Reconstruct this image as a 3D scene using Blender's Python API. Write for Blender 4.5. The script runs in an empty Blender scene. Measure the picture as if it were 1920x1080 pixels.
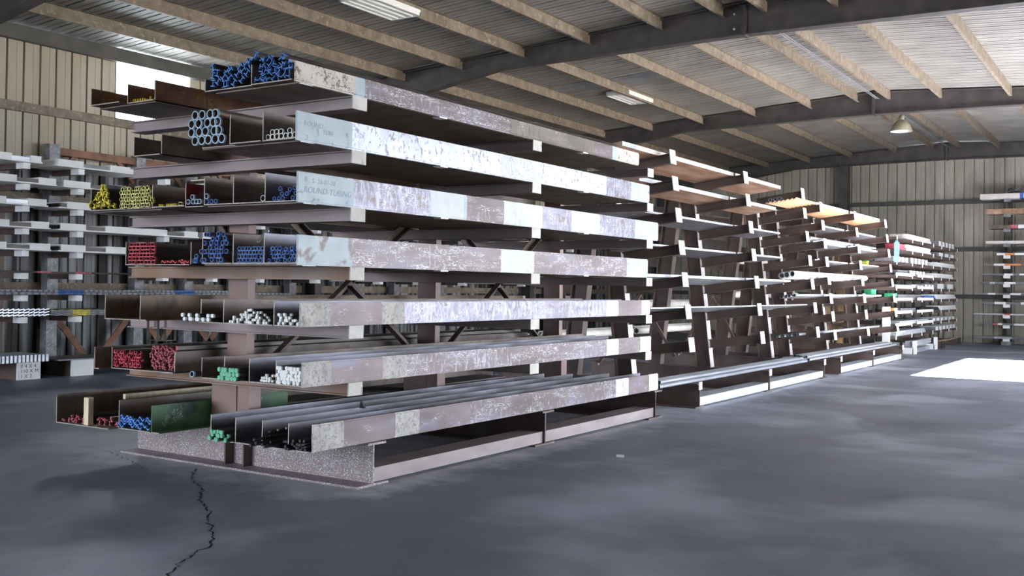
import bpy, bmesh, math, random
from mathutils import Vector, Matrix
random.seed(7)
C = bpy.context.scene.collection
PI = math.pi

# ------------------------------------------------------------------ materials
def lin(c):
    return tuple(((v/255)/12.92 if v/255 <= .04045 else ((v/255+.055)/1.055)**2.4) for v in c) + (1,)

def mat(name, c1, c2=None, scale=6, rough=.6, metal=0., bump=0., stretch=(1, 1, 1), lo=.35, hi=.65,
        c3=None, scale3=20, t3=(.6, .66), distort=0., lines=None, linescale=8, linew=.012, linemask=(.45, .6), wear=None, spec=.5, streak=None, sscale=6, sst=(1, 8, 1.5), st=(.52, .62)):
    """noise-blended colour; c3 = blotches of a third colour; lines = scribbled contour lines of that colour"""
    m = bpy.data.materials.new(name); m.use_nodes = True
    nt = m.node_tree; N = nt.nodes; L = nt.links
    b = N['Principled BSDF']
    b.inputs['Roughness'].default_value = rough; b.inputs['Metallic'].default_value = metal
    b.inputs['Specular IOR Level'].default_value = spec
    c2 = c2 or c1
    tc = N.new('ShaderNodeTexCoord'); mp = N.new('ShaderNodeMapping'); mp.inputs['Scale'].default_value = stretch
    L.new(tc.outputs['Object'], mp.inputs['Vector'])
    def noise(sc, det=5., dis=0., src=None):
        n = N.new('ShaderNodeTexNoise'); n.inputs['Scale'].default_value = sc; n.inputs['Detail'].default_value = det
        n.inputs['Distortion'].default_value = dis; L.new((src or mp).outputs['Vector'], n.inputs['Vector']); return n
    def ramp(src, pts):
        r = N.new('ShaderNodeValToRGB'); e = r.color_ramp.elements
        while len(e) < len(pts): e.new(.5)
        for k, (p, v) in enumerate(pts):
            e[k].position = p; e[k].color = v if isinstance(v, tuple) else (v, v, v, 1)
        L.new(src, r.inputs['Fac']); return r
    n1 = noise(scale, 6., distort)
    col = ramp(n1.outputs['Fac'], [(lo, lin(c1)), (hi, lin(c2))]).outputs['Color']
    def mix(fac, a, bcol):
        x = N.new('ShaderNodeMix'); x.data_type = 'RGBA'
        L.new(fac, x.inputs['Factor']); L.new(a, x.inputs['A'])
        x.inputs['B'].default_value = bcol; return x.outputs['Result']
    if c3:
        r = ramp(noise(scale3, 4., .3).outputs['Fac'], [(t3[0], 0.), (t3[1], 1.)])
        col = mix(r.outputs['Color'], col, lin(c3))
    if streak:
        mp2 = N.new('ShaderNodeMapping'); mp2.inputs['Scale'].default_value = sst; L.new(tc.outputs['Object'], mp2.inputs['Vector'])
        ns = noise(sscale, 5., .6, mp2); nb_ = noise(1.6, 2., 0.)
        ad = N.new('ShaderNodeMath'); ad.operation = 'MULTIPLY_ADD'; ad.inputs[1].default_value = .45; L.new(nb_.outputs['Fac'], ad.inputs[0]); L.new(ns.outputs['Fac'], ad.inputs[2])
        sb = N.new('ShaderNodeMath'); sb.operation = 'SUBTRACT'; sb.inputs[1].default_value = .225; L.new(ad.outputs[0], sb.inputs[0])
        col = mix(ramp(sb.outputs[0], [(st[0], 0.), (st[1], 1.)]).outputs['Color'], col, lin(streak))
    if lines:
        nl = noise(linescale, 2.5, 1.6)
        r = ramp(nl.outputs['Fac'], [(.5-linew*2, 0.), (.5-linew, 1.), (.5+linew, 1.), (.5+linew*2, 0.)])
        nk = noise(linescale*.35, 2., 0.)
        k = ramp(nk.outputs['Fac'], [(linemask[0], 0.), (linemask[1], 1.)])
        mu = N.new('ShaderNodeMath'); mu.operation = 'MULTIPLY'
        L.new(r.outputs['Color'], mu.inputs[0]); L.new(k.outputs['Color'], mu.inputs[1])
        col = mix(mu.outputs[0], col, lin(lines))
    L.new(col, b.inputs['Base Color'])
    if bump:
        bp = N.new('ShaderNodeBump'); bp.inputs['Strength'].default_value = bump; bp.inputs['Distance'].default_value = .01
        nb = noise(scale*4, 4.); L.new(nb.outputs['Fac'], bp.inputs['Height']); L.new(bp.outputs['Normal'], b.inputs['Normal'])
    return m

M = {}
def defmats():
    d = M
    d['mill'] = mat('mill_steel', (90, 79, 72), (132, 118, 109), 3.5, .5, .2, .05, c3=(112, 92, 80), scale3=9, t3=(.58, .75))
    d['cut_edge'] = mat('bright_cut_steel_edge', (150, 140, 132), (184, 176, 168), 30, .5, .2)
    d['brownplate'] = mat('brown_oxidised_plate', (104, 84, 64), (132, 110, 88), 2.5, .5, .2, .03, c3=(84, 66, 52), scale3=5, t3=(.52, .7))
    d['mill_blue'] = mat('blue_mill_steel', (78, 74, 78), (128, 126, 138), 4, .42, .45, .03, stretch=(1, .4, 1))
    d['rust'] = mat('rusty_plate', (106, 74, 59), (144, 106, 87), 3, .65, .15, .05, c3=(150, 98, 60), scale3=7, t3=(.55, .7))
    d['primer'] = mat('primer_brown_steel', (138, 124, 124), (160, 147, 147), 2.2, .55, .1, .02, stretch=(.5, 1, 3))
    d['primer_rust'] = mat('primer_steel_with_rust', (138, 106, 82), (150, 132, 124), 1.6, .55, .1, .02, lo=.4, hi=.6)
    d['column'] = mat('column_primer', (126, 100, 97), (146, 120, 114), 3, .5, .05, .02)
    d['dark'] = mat('dark_brown_steel', (88, 72, 67), (110, 94, 88), 3, .55, .15, .02)
    d['dark_edge'] = mat('pale_flange_face', (186, 178, 178), (206, 200, 202), 5, .5, .1, .0)  # paler tone on the outer column flange
    d['spotted'] = mat('spattered_primer', (120, 104, 106), (146, 130, 132), 2.5, .55, .05, .03, c3=(214, 212, 216), scale3=100, t3=(.55, .62))
    d['tip'] = mat('white_tip_paint', (184, 180, 174), (204, 201, 196), 6, .6, 0, .02, c3=(150, 138, 127), scale3=14, t3=(.62, .75))
    d['tip_clean'] = mat('clean_white_paint', (238, 238, 240), (246, 246, 246), 4, .55)
    d['tip_rack'] = mat('white_rack_end_paint', (204, 201, 197), (218, 216, 213), 6, .6, 0, 0)
    d['label_white'] = mat('white_label_paint', (172, 167, 163), (192, 188, 184), 6, .65, 0, 0, c3=(150, 140, 136), scale3=50, t3=(.56, .66), lines=(92, 86, 84), linescale=58, linew=.022, linemask=(.48, .62))
    d['paint_blue'] = mat('pale_blue_paint', (160, 174, 184), (180, 192, 200), 5, .5, 0, .02, c3=(128, 134, 140), scale3=16, t3=(.63, .72))
    d['paint_bluew'] = mat('worn_pale_blue_paint', (156, 172, 181), (180, 192, 199), 5, .5, 0, .02, c3=(132, 118, 116), scale3=7, t3=(.54, .62))
    d['paint_white'] = mat('white_patch_paint', (188, 192, 200), (206, 209, 214), 4, .5, 0, .01, lines=(140, 146, 158), linescale=5, linew=.006)
    d['paint_cream'] = mat('dirty_white_paint', (186, 177, 168), (204, 197, 190), 5, .55, 0, .01, c3=(120, 88, 78), scale3=15, t3=(.6, .68), lines=(90, 70, 64), linescale=14, linew=.014, linemask=(.45, .6))
    d['smear'] = mat('smeared_white_steel', (164, 169, 184), (188, 192, 204), 5, .35, .25, .02, stretch=(1, 1, .8), c3=(116, 112, 128), scale3=26, t3=(.56, .68), streak=(92, 84, 98), sscale=7, sst=(1, 4, 2.2), st=(.62, .74))
    d['smear2'] = mat('lavender_smeared_steel', (96, 88, 98), (126, 120, 138), 4, .4, .25, .02, stretch=(1, .6, 1.4), c3=(94, 76, 70), scale3=8, t3=(.52, .66), streak=(146, 147, 166), sscale=7, sst=(1, 4.5, 1.6), st=(.46, .68), lines=(176, 176, 186), linescale=24, linew=.014)
    d['face'] = mat('brown_face_steel', (90, 74, 73), (118, 102, 106), 3, .45, .2, .02, stretch=(1, .5, 1.6), c3=(112, 108, 126), scale3=4, t3=(.56, .72), lines=(176, 170, 174), linescale=22, linew=.009, linemask=(.52, .64))
    d['scratch'] = mat('scratched_face_steel', (86, 72, 71), (112, 98, 102), 4, .45, .2, .02, stretch=(1, .28, 1.2), c3=(110, 106, 122), scale3=4, t3=(.54, .7), streak=(150, 145, 152), sscale=14, sst=(1, 3.2, .9), st=(.58, .7), lines=(190, 185, 190), linescale=34, linew=.013, linemask=(.45, .57))
    d['face_grey'] = mat('grey_brown_face_steel', (92, 82, 75), (114, 103, 96), 4, .5, .15, .02, stretch=(1, .5, 1.4), lines=(176, 170, 166), linescale=20, linew=.008, linemask=(.55, .66), streak=(70, 62, 58), sscale=6, sst=(1, 6, 1.2), st=(.58, .68))
    d['galv'] = mat('galvanised_steel', (176, 180, 190), (206, 210, 220), 5, .32, .5, 0, stretch=(3, .3, 3))
    d['galv_d'] = mat('dull_galvanised_steel', (112, 112, 116), (142, 142, 148), 8, .5, .3, .03, c3=(180, 180, 184), scale3=30, t3=(.6, .66))
    d['blue'] = mat('blue_end_paint', (72, 122, 194), (100, 154, 220), 12, .5)
    d['blue_deep'] = mat('deep_blue_end_paint', (62, 106, 182), (92, 140, 212), 12, .5)
    d['bluegrey'] = mat('grey_blue_pipe_ends', (150, 178, 204), (184, 204, 222), 12, .5)
    d['yellow'] = mat('yellow_end_paint', (214, 196, 62), (238, 226, 100), 12, .5)
    d['paleyellow'] = mat('pale_yellow_end_paint', (222, 218, 128), (240, 238, 170), 12, .5)
    d['red'] = mat('red_end_paint', (190, 66, 82), (216, 100, 112), 12, .5)
    d['pink'] = mat('faded_red_end_paint', (176, 82, 98), (206, 124, 134), 12, .5)
    d['green'] = mat('mint_green_end_paint', (88, 168, 132), (124, 200, 164), 12, .5)
    d['white'] = mat('white_end_paint', (226, 228, 226), (240, 240, 238), 12, .5)
    d['black'] = mat('black_bar_ends', (34, 33, 35), (62, 60, 62), 12, .45, .2)
    d['greenplate'] = mat('green_painted_plate', (64, 104, 66), (84, 124, 84), 3, .5, 0, .02, c3=(48, 74, 70), scale3=4, t3=(.52, .68), lines=(176, 196, 180), linescale=16, linew=.01, linemask=(.55, .62))
    d['redplate'] = mat('dark_red_painted_plate', (112, 34, 46), (134, 48, 60), 3, .5, 0, .02, c3=(170, 140, 150), scale3=6, t3=(.58, .74))
    d['pipe'] = mat('raw_pipe_steel', (96, 80, 68), (132, 112, 96), 5, .5, .3, 0, stretch=(3, .3, 3))
    d['steelbar'] = mat('dark_bar_steel', (72, 66, 64), (106, 98, 94), 6, .45, .4, 0, stretch=(3, .3, 3))
    d['wood'] = mat('raw_timber', (206, 190, 158), (226, 212, 184), 5, .7, 0, .03, stretch=(4, 4, .6))
    d['ply'] = mat('plywood_orange', (214, 160, 118), (228, 182, 142), 4, .65, 0, .02, stretch=(4, .5, 4))
    d['plankbrown'] = mat('brown_rusted_plate', (150, 112, 88), (196, 164, 142), 2.4, .6, .1, .03, stretch=(2, .5, 2))
    d['whiteedge'] = mat('whitened_sheet_edge', (214, 204, 200), (232, 226, 222), 4, .55)
    d['silver'] = mat('silver_sheet', (196, 200, 208), (222, 226, 232), 5, .35, .35, 0, stretch=(4, .3, 4))
    d['grey_plate'] = mat('grey_sheet_steel', (112, 112, 118), (140, 140, 146), 4, .45, .3, 0)
    d['roofsheet'] = mat('cream_roof_sheeting', (122, 118, 113), (142, 138, 132), 1.2, .55, 0, 0, c3=(112, 106, 98), scale3=1.1, t3=(.6, .8))
    d['purlin'] = mat('weathered_purlin', (106, 94, 81), (132, 120, 105), 5, .6, .05, .02, c3=(152, 140, 124), scale3=13, t3=(.56, .7))
    d['frame'] = mat('dark_frame_steel', (66, 61, 60), (84, 79, 77), 3, .55, .1, .01)
    d['eave'] = mat('grey_eave_steel', (66, 64, 62), (84, 81, 78), 3, .55, .1, .01)
    d['wallbeige'] = mat('beige_wall_sheeting', (166, 156, 138), (182, 172, 155), .8, .6, 0, 0, stretch=(1, 1, .3), c3=(138, 127, 108), scale3=1.5, t3=(.6, .8))
    d['wallshade'] = mat('streaked_shade_painted_sheeting', (30, 29, 28), (150, 150, 153), 2.2, .6, .1, 0, stretch=(1, 2.2, .12), lo=.45, hi=.63)  # shade behind the racks painted into the colour, over the sheeting's own streaks
    d['wallgrey'] = mat('weathered_wall_sheeting', (158, 151, 138), (176, 170, 157), .8, .6, 0, 0, stretch=(1, 1, .25), c3=(126, 122, 116), scale3=1.3, t3=(.56, .75))
    d['lampwhite'] = mat('white_enamel', (232, 232, 228), (238, 238, 234), 4, .4)
    d['lampgap'] = mat('dark_louvre_gap', (70, 66, 60))
    d['domegrey'] = mat('khaki_lamp_shade', (150, 142, 120), (164, 156, 134), 4, .5)
    d['plastic_green'] = mat('green_plastic', (46, 150, 96), (70, 176, 118), 5, .5)
    d['plastic_dkgreen'] = mat('dark_green_end_paint', (44, 78, 68), (70, 104, 92), 14, .55)
    d['plastic_blue'] = mat('blue_plastic', (48, 92, 168), (70, 120, 196), 5, .5)
    d['lightblue'] = mat('light_blue_cloth', (140, 178, 210), (160, 194, 222), 5, .8)
    d['orange'] = mat('orange_paint', (206, 132, 84), (222, 150, 104), 5, .6)
    d['cardboard'] = mat('cardboard_brown', (176, 138, 96), (192, 154, 112), 5, .8)
    d['ink'] = mat('grey_blue_marker', (136, 158, 172), (146, 168, 180), 5, .8)
    d['ink_dark'] = mat('dark_marker', (70, 66, 70))
    d['yellow_mark'] = mat('yellow_paint_mark', (128, 92, 56), (196, 158, 72), 14, .7)
    d['crack'] = mat('dark_crack', (22, 22, 25))
    # floor: dark stained concrete
    m = mat('stained_concrete_floor', (94, 98, 110), (133, 138, 154), .55, .52, 0, .12, lo=.3, hi=.7, c3=(162, 167, 182), scale3=.5, t3=(.5, .64), lines=(140, 143, 154), linescale=1.3, linew=.003, linemask=(.62, .7), spec=.5)
    nt = m.node_tree; N = nt.nodes; L = nt.links; P_ = N['Principled BSDF']
    for n in N:
        if n.type == 'BUMP':
            nz = n.inputs['Height'].links[0].from_node; nz.inputs['Scale'].default_value = 55; n.inputs['Strength'].default_value = .25
    src = P_.inputs['Base Color'].links[0].from_socket
    tc = N.new('ShaderNodeTexCoord'); sx = N.new('ShaderNodeSeparateXYZ'); L.new(tc.outputs['Object'], sx.inputs[0])
    def ma(op, a, b=None):
        q = N.new('ShaderNodeMath'); q.operation = op
        for k, v in enumerate((a, b)):
            if v is None: continue
            if isinstance(v, (int, float)): q.inputs[k].default_value = v
            else: L.new(v, q.inputs[k])
        return q.outputs[0]
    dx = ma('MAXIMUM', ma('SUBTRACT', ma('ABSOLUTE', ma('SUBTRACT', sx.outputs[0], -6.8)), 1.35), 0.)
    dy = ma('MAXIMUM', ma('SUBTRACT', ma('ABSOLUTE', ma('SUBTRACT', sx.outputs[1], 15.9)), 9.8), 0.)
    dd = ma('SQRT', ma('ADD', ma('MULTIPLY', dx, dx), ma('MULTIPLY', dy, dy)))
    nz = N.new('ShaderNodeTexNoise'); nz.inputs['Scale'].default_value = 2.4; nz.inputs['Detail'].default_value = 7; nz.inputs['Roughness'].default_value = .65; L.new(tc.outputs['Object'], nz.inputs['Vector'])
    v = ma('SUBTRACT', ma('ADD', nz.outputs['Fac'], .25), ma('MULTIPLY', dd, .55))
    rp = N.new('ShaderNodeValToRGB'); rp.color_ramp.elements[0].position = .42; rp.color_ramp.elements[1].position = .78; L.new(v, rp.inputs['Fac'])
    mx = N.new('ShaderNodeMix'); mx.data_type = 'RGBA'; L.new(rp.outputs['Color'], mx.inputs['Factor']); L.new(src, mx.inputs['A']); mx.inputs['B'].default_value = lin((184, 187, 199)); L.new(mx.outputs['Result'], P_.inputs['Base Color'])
    d['floor'] = m
    d['ground'] = mat('unseen_dark_yard_asphalt', (58, 58, 60), (70, 70, 72), .4, .9)  # unseen yard, kept dark to limit light bounced onto the ceiling
    g = bpy.data.materials.new('translucent_window_sheet'); g.use_nodes = True
    nt = g.node_tree; nt.nodes.clear()
    o = nt.nodes.new('ShaderNodeOutputMaterial'); mx = nt.nodes.new('ShaderNodeMixShader'); mx.inputs[0].default_value = .6
    tl = nt.nodes.new('ShaderNodeBsdfTranslucent'); tl.inputs['Color'].default_value = (.95, .95, .92, 1)
    tp = nt.nodes.new('ShaderNodeBsdfTransparent'); tp.inputs['Color'].default_value = (.97, .97, .95, 1)
    nt.links.new(tl.outputs[0], mx.inputs[1]); nt.links.new(tp.outputs[0], mx.inputs[2]); nt.links.new(mx.outputs[0], o.inputs[0])
    d['window'] = g
defmats()

# ------------------------------------------------------------------ mesh building
class MB:
    def __init__(s): s.v = []; s.f = []; s.m = []; s.mats = []; s.sm = []
    def mi(s, m):
        if m not in s.mats: s.mats.append(m)
        return s.mats.index(m)
    def add(s, vs, fs, m, smooth=False):
        o = len(s.v); s.v += [tuple(v) for v in vs]; k = s.mi(m)
        for f in fs: s.f.append([i+o for i in f]); s.m.append(k); s.sm.append(smooth)
    def box(s, x0, x1, y0, y1, z0, z1, m):
        v = [(x, y, z) for x in (x0, x1) for y in (y0, y1) for z in (z0, z1)]
        s.add(v, [(0, 1, 3, 2), (4, 6, 7, 5), (0, 4, 5, 1), (2, 3, 7, 6), (0, 2, 6, 4), (1, 5, 7, 3)], m); return s
    def sweep(s, prof, p0, p1, up, m, m_end=None, hole=None, cap=True, smooth=False, endlen=0., m_head=None):
        """extrude a 2D profile (side, up) from p0 to p1; endlen/m_head colour the first stretch and rim"""
        p0 = Vector(p0); p1 = Vector(p1); d = (p1-p0); Ln = d.length; d.normalize()
        u = Vector(up); side = d.cross(u).normalized(); u = side.cross(d).normalized()
        st = [0.]+([endlen] if endlen else [])+[Ln]
        def ring(pr, t): return [p0+d*t+side*a+u*b for a, b in pr]
        n = len(prof)
        for i in range(len(st)-1):
            for pr in ([prof] if hole is None else [prof, hole]):
                mm = (m_head or m) if (endlen and i == 0 and pr is prof) else m
                k = len(pr); vs = ring(pr, st[i])+ring(pr, st[i+1])
                s.add(vs, [(j, (j+1) % k, k+(j+1) % k, k+j) for j in range(k)], mm, smooth)
        if cap:
            for t, mm in ((0., m_end or m_head or m), (Ln, m_end or m)):
                if hole is None: s.add(ring(prof, t), [tuple(range(n))], mm)
                else: s.add(ring(prof, t)+ring(hole, t), [(j, (j+1) % n, n+(j+1) % n, n+j) for j in range(n)], mm)
        return s
    def lathe(s, prof, m, c=(0, 0, 0), seg=24):
        vs = []; fs = []
        for r, z in prof:
            for k in range(seg):
                a = 2*PI*k/seg; vs.append((c[0]+r*math.cos(a), c[1]+r*math.sin(a), c[2]+z))
        for i in range(len(prof)-1):
            for k in range(seg): fs.append((i*seg+k, i*seg+(k+1) % seg, (i+1)*seg+(k+1) % seg, (i+1)*seg+k))
        s.add(vs, fs, m, True); return s
    def mesh(s, name):
        me = bpy.data.meshes.new(name); me.from_pydata(s.v, [], s.f)
        for k in s.mats: me.materials.append(M[k])
        me.polygons.foreach_set('material_index', s.m); me.polygons.foreach_set('use_smooth', s.sm)
        bm = bmesh.new(); bm.from_mesh(me); bmesh.ops.remove_doubles(bm, verts=bm.verts, dist=1e-5)
        bmesh.ops.recalc_face_normals(bm, faces=bm.faces); bm.to_mesh(me); bm.free(); return me
    def build(s, name, parent=None, loc=(0, 0, 0)):
        """link as one object; geometry is re-centred on loc"""
        if loc != (0, 0, 0): s.v = [(a-loc[0], b-loc[1], c-loc[2]) for a, b, c in s.v]
        o = bpy.data.objects.new(name, s.mesh(name)); C.objects.link(o)
        if parent is not None:
            o.parent = parent; o.location = Vector(loc)-(origin(parent) if loc != (0, 0, 0) else Vector((0, 0, 0)))
            if loc == (0, 0, 0): o.location = -origin(parent)
        else: o.location = loc
        return o
def origin(o):
    v = Vector(o.location)
    while o.parent: o = o.parent; v += Vector(o.location)
    return v
def tag(o, label, cat, group=None, kind=None):
    o['label'] = label; o['category'] = cat
    if group: o['group'] = group
    if kind: o['kind'] = kind
    return o
def empty(name, loc, label, cat, group=None):
    o = bpy.data.objects.new(name, None); C.objects.link(o); o.location = loc; o.empty_display_size = .2
    return tag(o, label, cat, group)
def struct(o, label, cat, group=None): return tag(o, label, cat, group, 'structure')

def I(h, b, tw, tf):
    return [(-b/2, -h/2), (b/2, -h/2), (b/2, -h/2+tf), (tw/2, -h/2+tf), (tw/2, h/2-tf), (b/2, h/2-tf), (b/2, h/2), (-b/2, h/2), (-b/2, h/2-tf), (-tw/2, h/2-tf), (-tw/2, -h/2+tf), (-b/2, -h/2+tf)]
def rect(w, h, x=0., z=0.): return [(x-w/2, z-h/2), (x+w/2, z-h/2), (x+w/2, z+h/2), (x-w/2, z+h/2)]
def circ(r, n=12): return [(r*math.cos(2*PI*k/n), r*math.sin(2*PI*k/n)) for k in range(n)]
def chan(w, h, t): return [(-w/2, -h/2), (w/2, -h/2), (w/2, h/2), (w/2-t, h/2), (w/2-t, -h/2+t), (-w/2+t, -h/2+t), (-w/2+t, h/2), (-w/2, h/2)]
def angle(a, t): return [(-a/2, -a/2), (a/2, -a/2), (a/2, -a/2+t), (-a/2+t, -a/2+t), (-a/2+t, a/2), (-a/2, a/2)]

# ------------------------------------------------------------------ camera and light
cam = bpy.data.cameras.new('camera'); co = bpy.data.objects.new('camera', cam); C.objects.link(co)
yaw, pitch, roll = .5728, .01247, .01395
fw = Vector((-math.sin(yaw)*math.cos(pitch), math.cos(yaw)*math.cos(pitch), math.sin(pitch)))
r0 = Vector((math.cos(yaw), math.sin(yaw), 0)); u0 = r0.cross(fw)
rr = r0*math.cos(roll)+u0*math.sin(roll); uu = -r0*math.sin(roll)+u0*math.cos(roll)
co.matrix_world = Matrix(((rr.x, uu.x, -fw.x, 0), (rr.y, uu.y, -fw.y, 0), (rr.z, uu.z, -fw.z, 1.6), (0, 0, 0, 1)))
cam.sensor_width = 36; cam.lens = 1910/1920*36; cam.shift_y = -25/1920; cam.clip_end = 300
sc = bpy.context.scene; sc.camera = co
sc.view_settings.view_transform = 'Standard'; sc.view_settings.look = 'None'; sc.view_settings.gamma = 1
sc.view_settings.exposure = 1.3
try:
    sc.cycles.max_bounces = 7; sc.cycles.diffuse_bounces = 5; sc.cycles.glossy_bounces = 3; sc.cycles.transparent_max_bounces = 6
    sc.cycles.use_denoising = True; sc.cycles.sample_clamp_indirect = 8
except Exception: pass
w = bpy.data.worlds.new('sky'); sc.world = w; w.use_nodes = True
bg = w.node_tree.nodes['Background']; bg.inputs['Color'].default_value = (.80, .89, 1, 1); bg.inputs['Strength'].default_value = 8
sun = bpy.data.lights.new('sun', 'SUN'); sun.energy = 140; sun.angle = .01; sun.color = (1, .95, .86)
so = bpy.data.objects.new('sun', sun); C.objects.link(so)
so.rotation_euler = Vector((-math.cos(.499), 0, -math.sin(.499))).to_track_quat('-Z', 'Y').to_euler()
def portal(name, loc, d, sx, sy):
    l = bpy.data.lights.new(name, 'AREA'); l.shape = 'RECTANGLE'; l.size = sx; l.size_y = sy; l.cycles.is_portal = True
    o = bpy.data.objects.new(name, l); C.objects.link(o); o.location = loc
    o.rotation_euler = Vector(d).to_track_quat('-Z', 'Z').to_euler()

# ------------------------------------------------------------------ building shell
XL, XR, YF, YB, RX = -16.65, 4.2, -9., 36.5, -6.2
def deck(x): return 6.63+.06*(x-RX) if x <= RX else 6.63-.06*(x-RX)
struct(MB().box(XL-.1, XR+.1, YF, YB+.1, -.2, 0, 'floor').build('floor'), 'dark stained concrete floor of the steel warehouse', 'floor')
g = MB().box(XR+.1, 60, -40, 60, -.25, -.02, 'ground'); g.box(-40, XR+.1, -40, YF, -.25, -.02, 'ground')
struct(g.build('ground'), 'unseen dark asphalt yard outside the warehouse doors', 'ground')

def ribs(a, b, pitch=.305, d=.06):
    """rib profile (along, depth) of wall/roof sheeting"""
    p = []; t = a
    while t < b:
        for q, h in ((0, 0), (.10, 0), (.105, .007), (.118, .007), (.123, 0), (.23, 0), (.236, d), (.262, d), (.268, 0)):
            if t+q <= b: p.append((t+q, h))
        t += pitch
    p.append((b, 0)); return p
def sheet(mb, prof, f, m):
    """two-ended strip: f(along, depth, end) -> point"""
    n = len(prof); vs = [f(a, h, 0) for a, h in prof]+[f(a, h, 1) for a, h in prof]
    mb.add(vs, [(k, k+1, n+k+1, n+k) for k in range(n-1)], m)
def solid_wall(name, label, panels, axis, pos, sign, m):
    """corrugated panels: (a0, a1, z0, z1) with thickness behind them"""
    mb = MB()
    m0 = m
    for a0, a1, z0, z1, *mm in panels:
        m = mm[0] if mm else m0
        if axis == 'y': sheet(mb, ribs(a0, a1), lambda a, h, e: (pos-sign*h, a, (z0, z1)[e]), m)
        else: sheet(mb, ribs(a0, a1), lambda a, h, e: (a, pos-sign*h, (z0, z1)[e]), m)
        if axis == 'y': mb.box(min(pos-sign*.062, pos-sign*.1), max(pos-sign*.062, pos-sign*.1), a0, a1, z0, z1, m)
        else: mb.box(a0, a1, min(pos-sign*.062, pos-sign*.1), max(pos-sign*.062, pos-sign*.1), z0, z1, m)
    return struct(mb.build(name), label, 'wall')
W0, W1, WZ = 12.0, 13.72, 4.62
solid_wall('wall_left', 'beige ribbed sheet wall behind the wall racks', [(YF, W0, 3.62, 5.98), (W0, W1, 3.62, WZ), (W1, YB, 3.62, 5.98), (YF, YB, 0, 3.62, 'wallshade')], 'y', XL, 1, 'wallbeige')
solid_wall('wall_back', 'weathered grey ribbed sheet wall at the far end', [(XL, XR, 0, 6.5)], 'x', YB, -1, 'wallgrey')
D0, D00, D1, D2, D3, D4, DH = -7.8, -6.3, 8.5, 19.6, 20.35, 27.4, 4.6  # unseen openings sized for their light; the first is added for the left rack
solid_wall('wall_right', 'ribbed sheet wall with two open doorways and an opening added for light', [(YF, D0, 0, 6.065), (D0, D00, DH, 6.065), (D00, D1, 0, 6.065), (D1, D2, DH, 6.065), (D2, D3, 0, 6.065), (D3, D4, DH, 6.065), (D4, YB, 0, 6.065)], 'y', XR, -1, 'wallbeige')
solid_wall('wall_front', 'ribbed sheet wall with a wide opening added for light behind the camera', [(XL, -15.5, 0, 6.3), (-15.5, -8, 5., 6.3), (-8, XR, 0, 6.3)], 'x', YF, 1, 'wallbeige')  # unseen opening added to light the sides that face the camera
struct(MB().box(XR+.12, XR+9.5, D0-1, D2+1.2, 4.75, 4.95, 'wallbeige').build('sunblocker'), 'added unseen canopy outside the near doorway', 'sunblocker')  # unseen slab added to keep direct sun out of the near doorway
win = MB(); win.box(XL-.03, XL-.02, W0, W1, WZ, 5.98, 'window')
wo = struct(win.build('window_1'), 'bright translucent sheet window high in the left wall', 'window')
wf = MB(); wf.box(XL-.05, XL-.0, (W0+W1)/2-.006, (W0+W1)/2+.006, WZ, 5.98, 'galv_d'); wf.build('window_bar', wo)
portal('daylight_near_door', (XR, (D1+D2)/2, DH/2), (-1, 0, 0), D2-D1, DH)
portal('daylight_added_side_opening', (XR, (D0+D00)/2, DH/2), (-1, 0, 0), D00-D0, DH)
portal('daylight_sun_door', (XR, (D3+D4)/2, DH/2), (-1, 0, 0), D4-D3, DH)
portal('daylight_added_front_opening', (-11.75, YF, 2.5), (0, 1, 0), 7.5, 5)
portal('daylight_window', (XL+.02, (W0+W1)/2, 5.3), (1, 0, 0), W1-W0, 1.3)

rf = MB()
for xa, xb in ((XL-.1, RX), (RX, XR+.1)):
    sheet(rf, ribs(YF-.2, YB+.1), lambda a, h, e: ((xa, xb)[e], a, deck((xa, xb)[e])+h), 'roofsheet')
    v = [(xa, YF-.2, deck(xa)+.065), (xb, YF-.2, deck(xb)+.065), (xb, YB+.1, deck(xb)+.065), (xa, YB+.1, deck(xa)+.065)]
    rf.add(v+[(a, b, c+.03) for a, b, c in v], [(0, 1, 2, 3), (4, 5, 6, 7), (0, 1, 5, 4), (2, 3, 7, 6), (0, 3, 7, 4), (1, 2, 6, 5)], 'roofsheet')
struct(rf.build('ceiling'), 'ribbed cream steel roof sheeting on purlins', 'ceiling')

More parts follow.
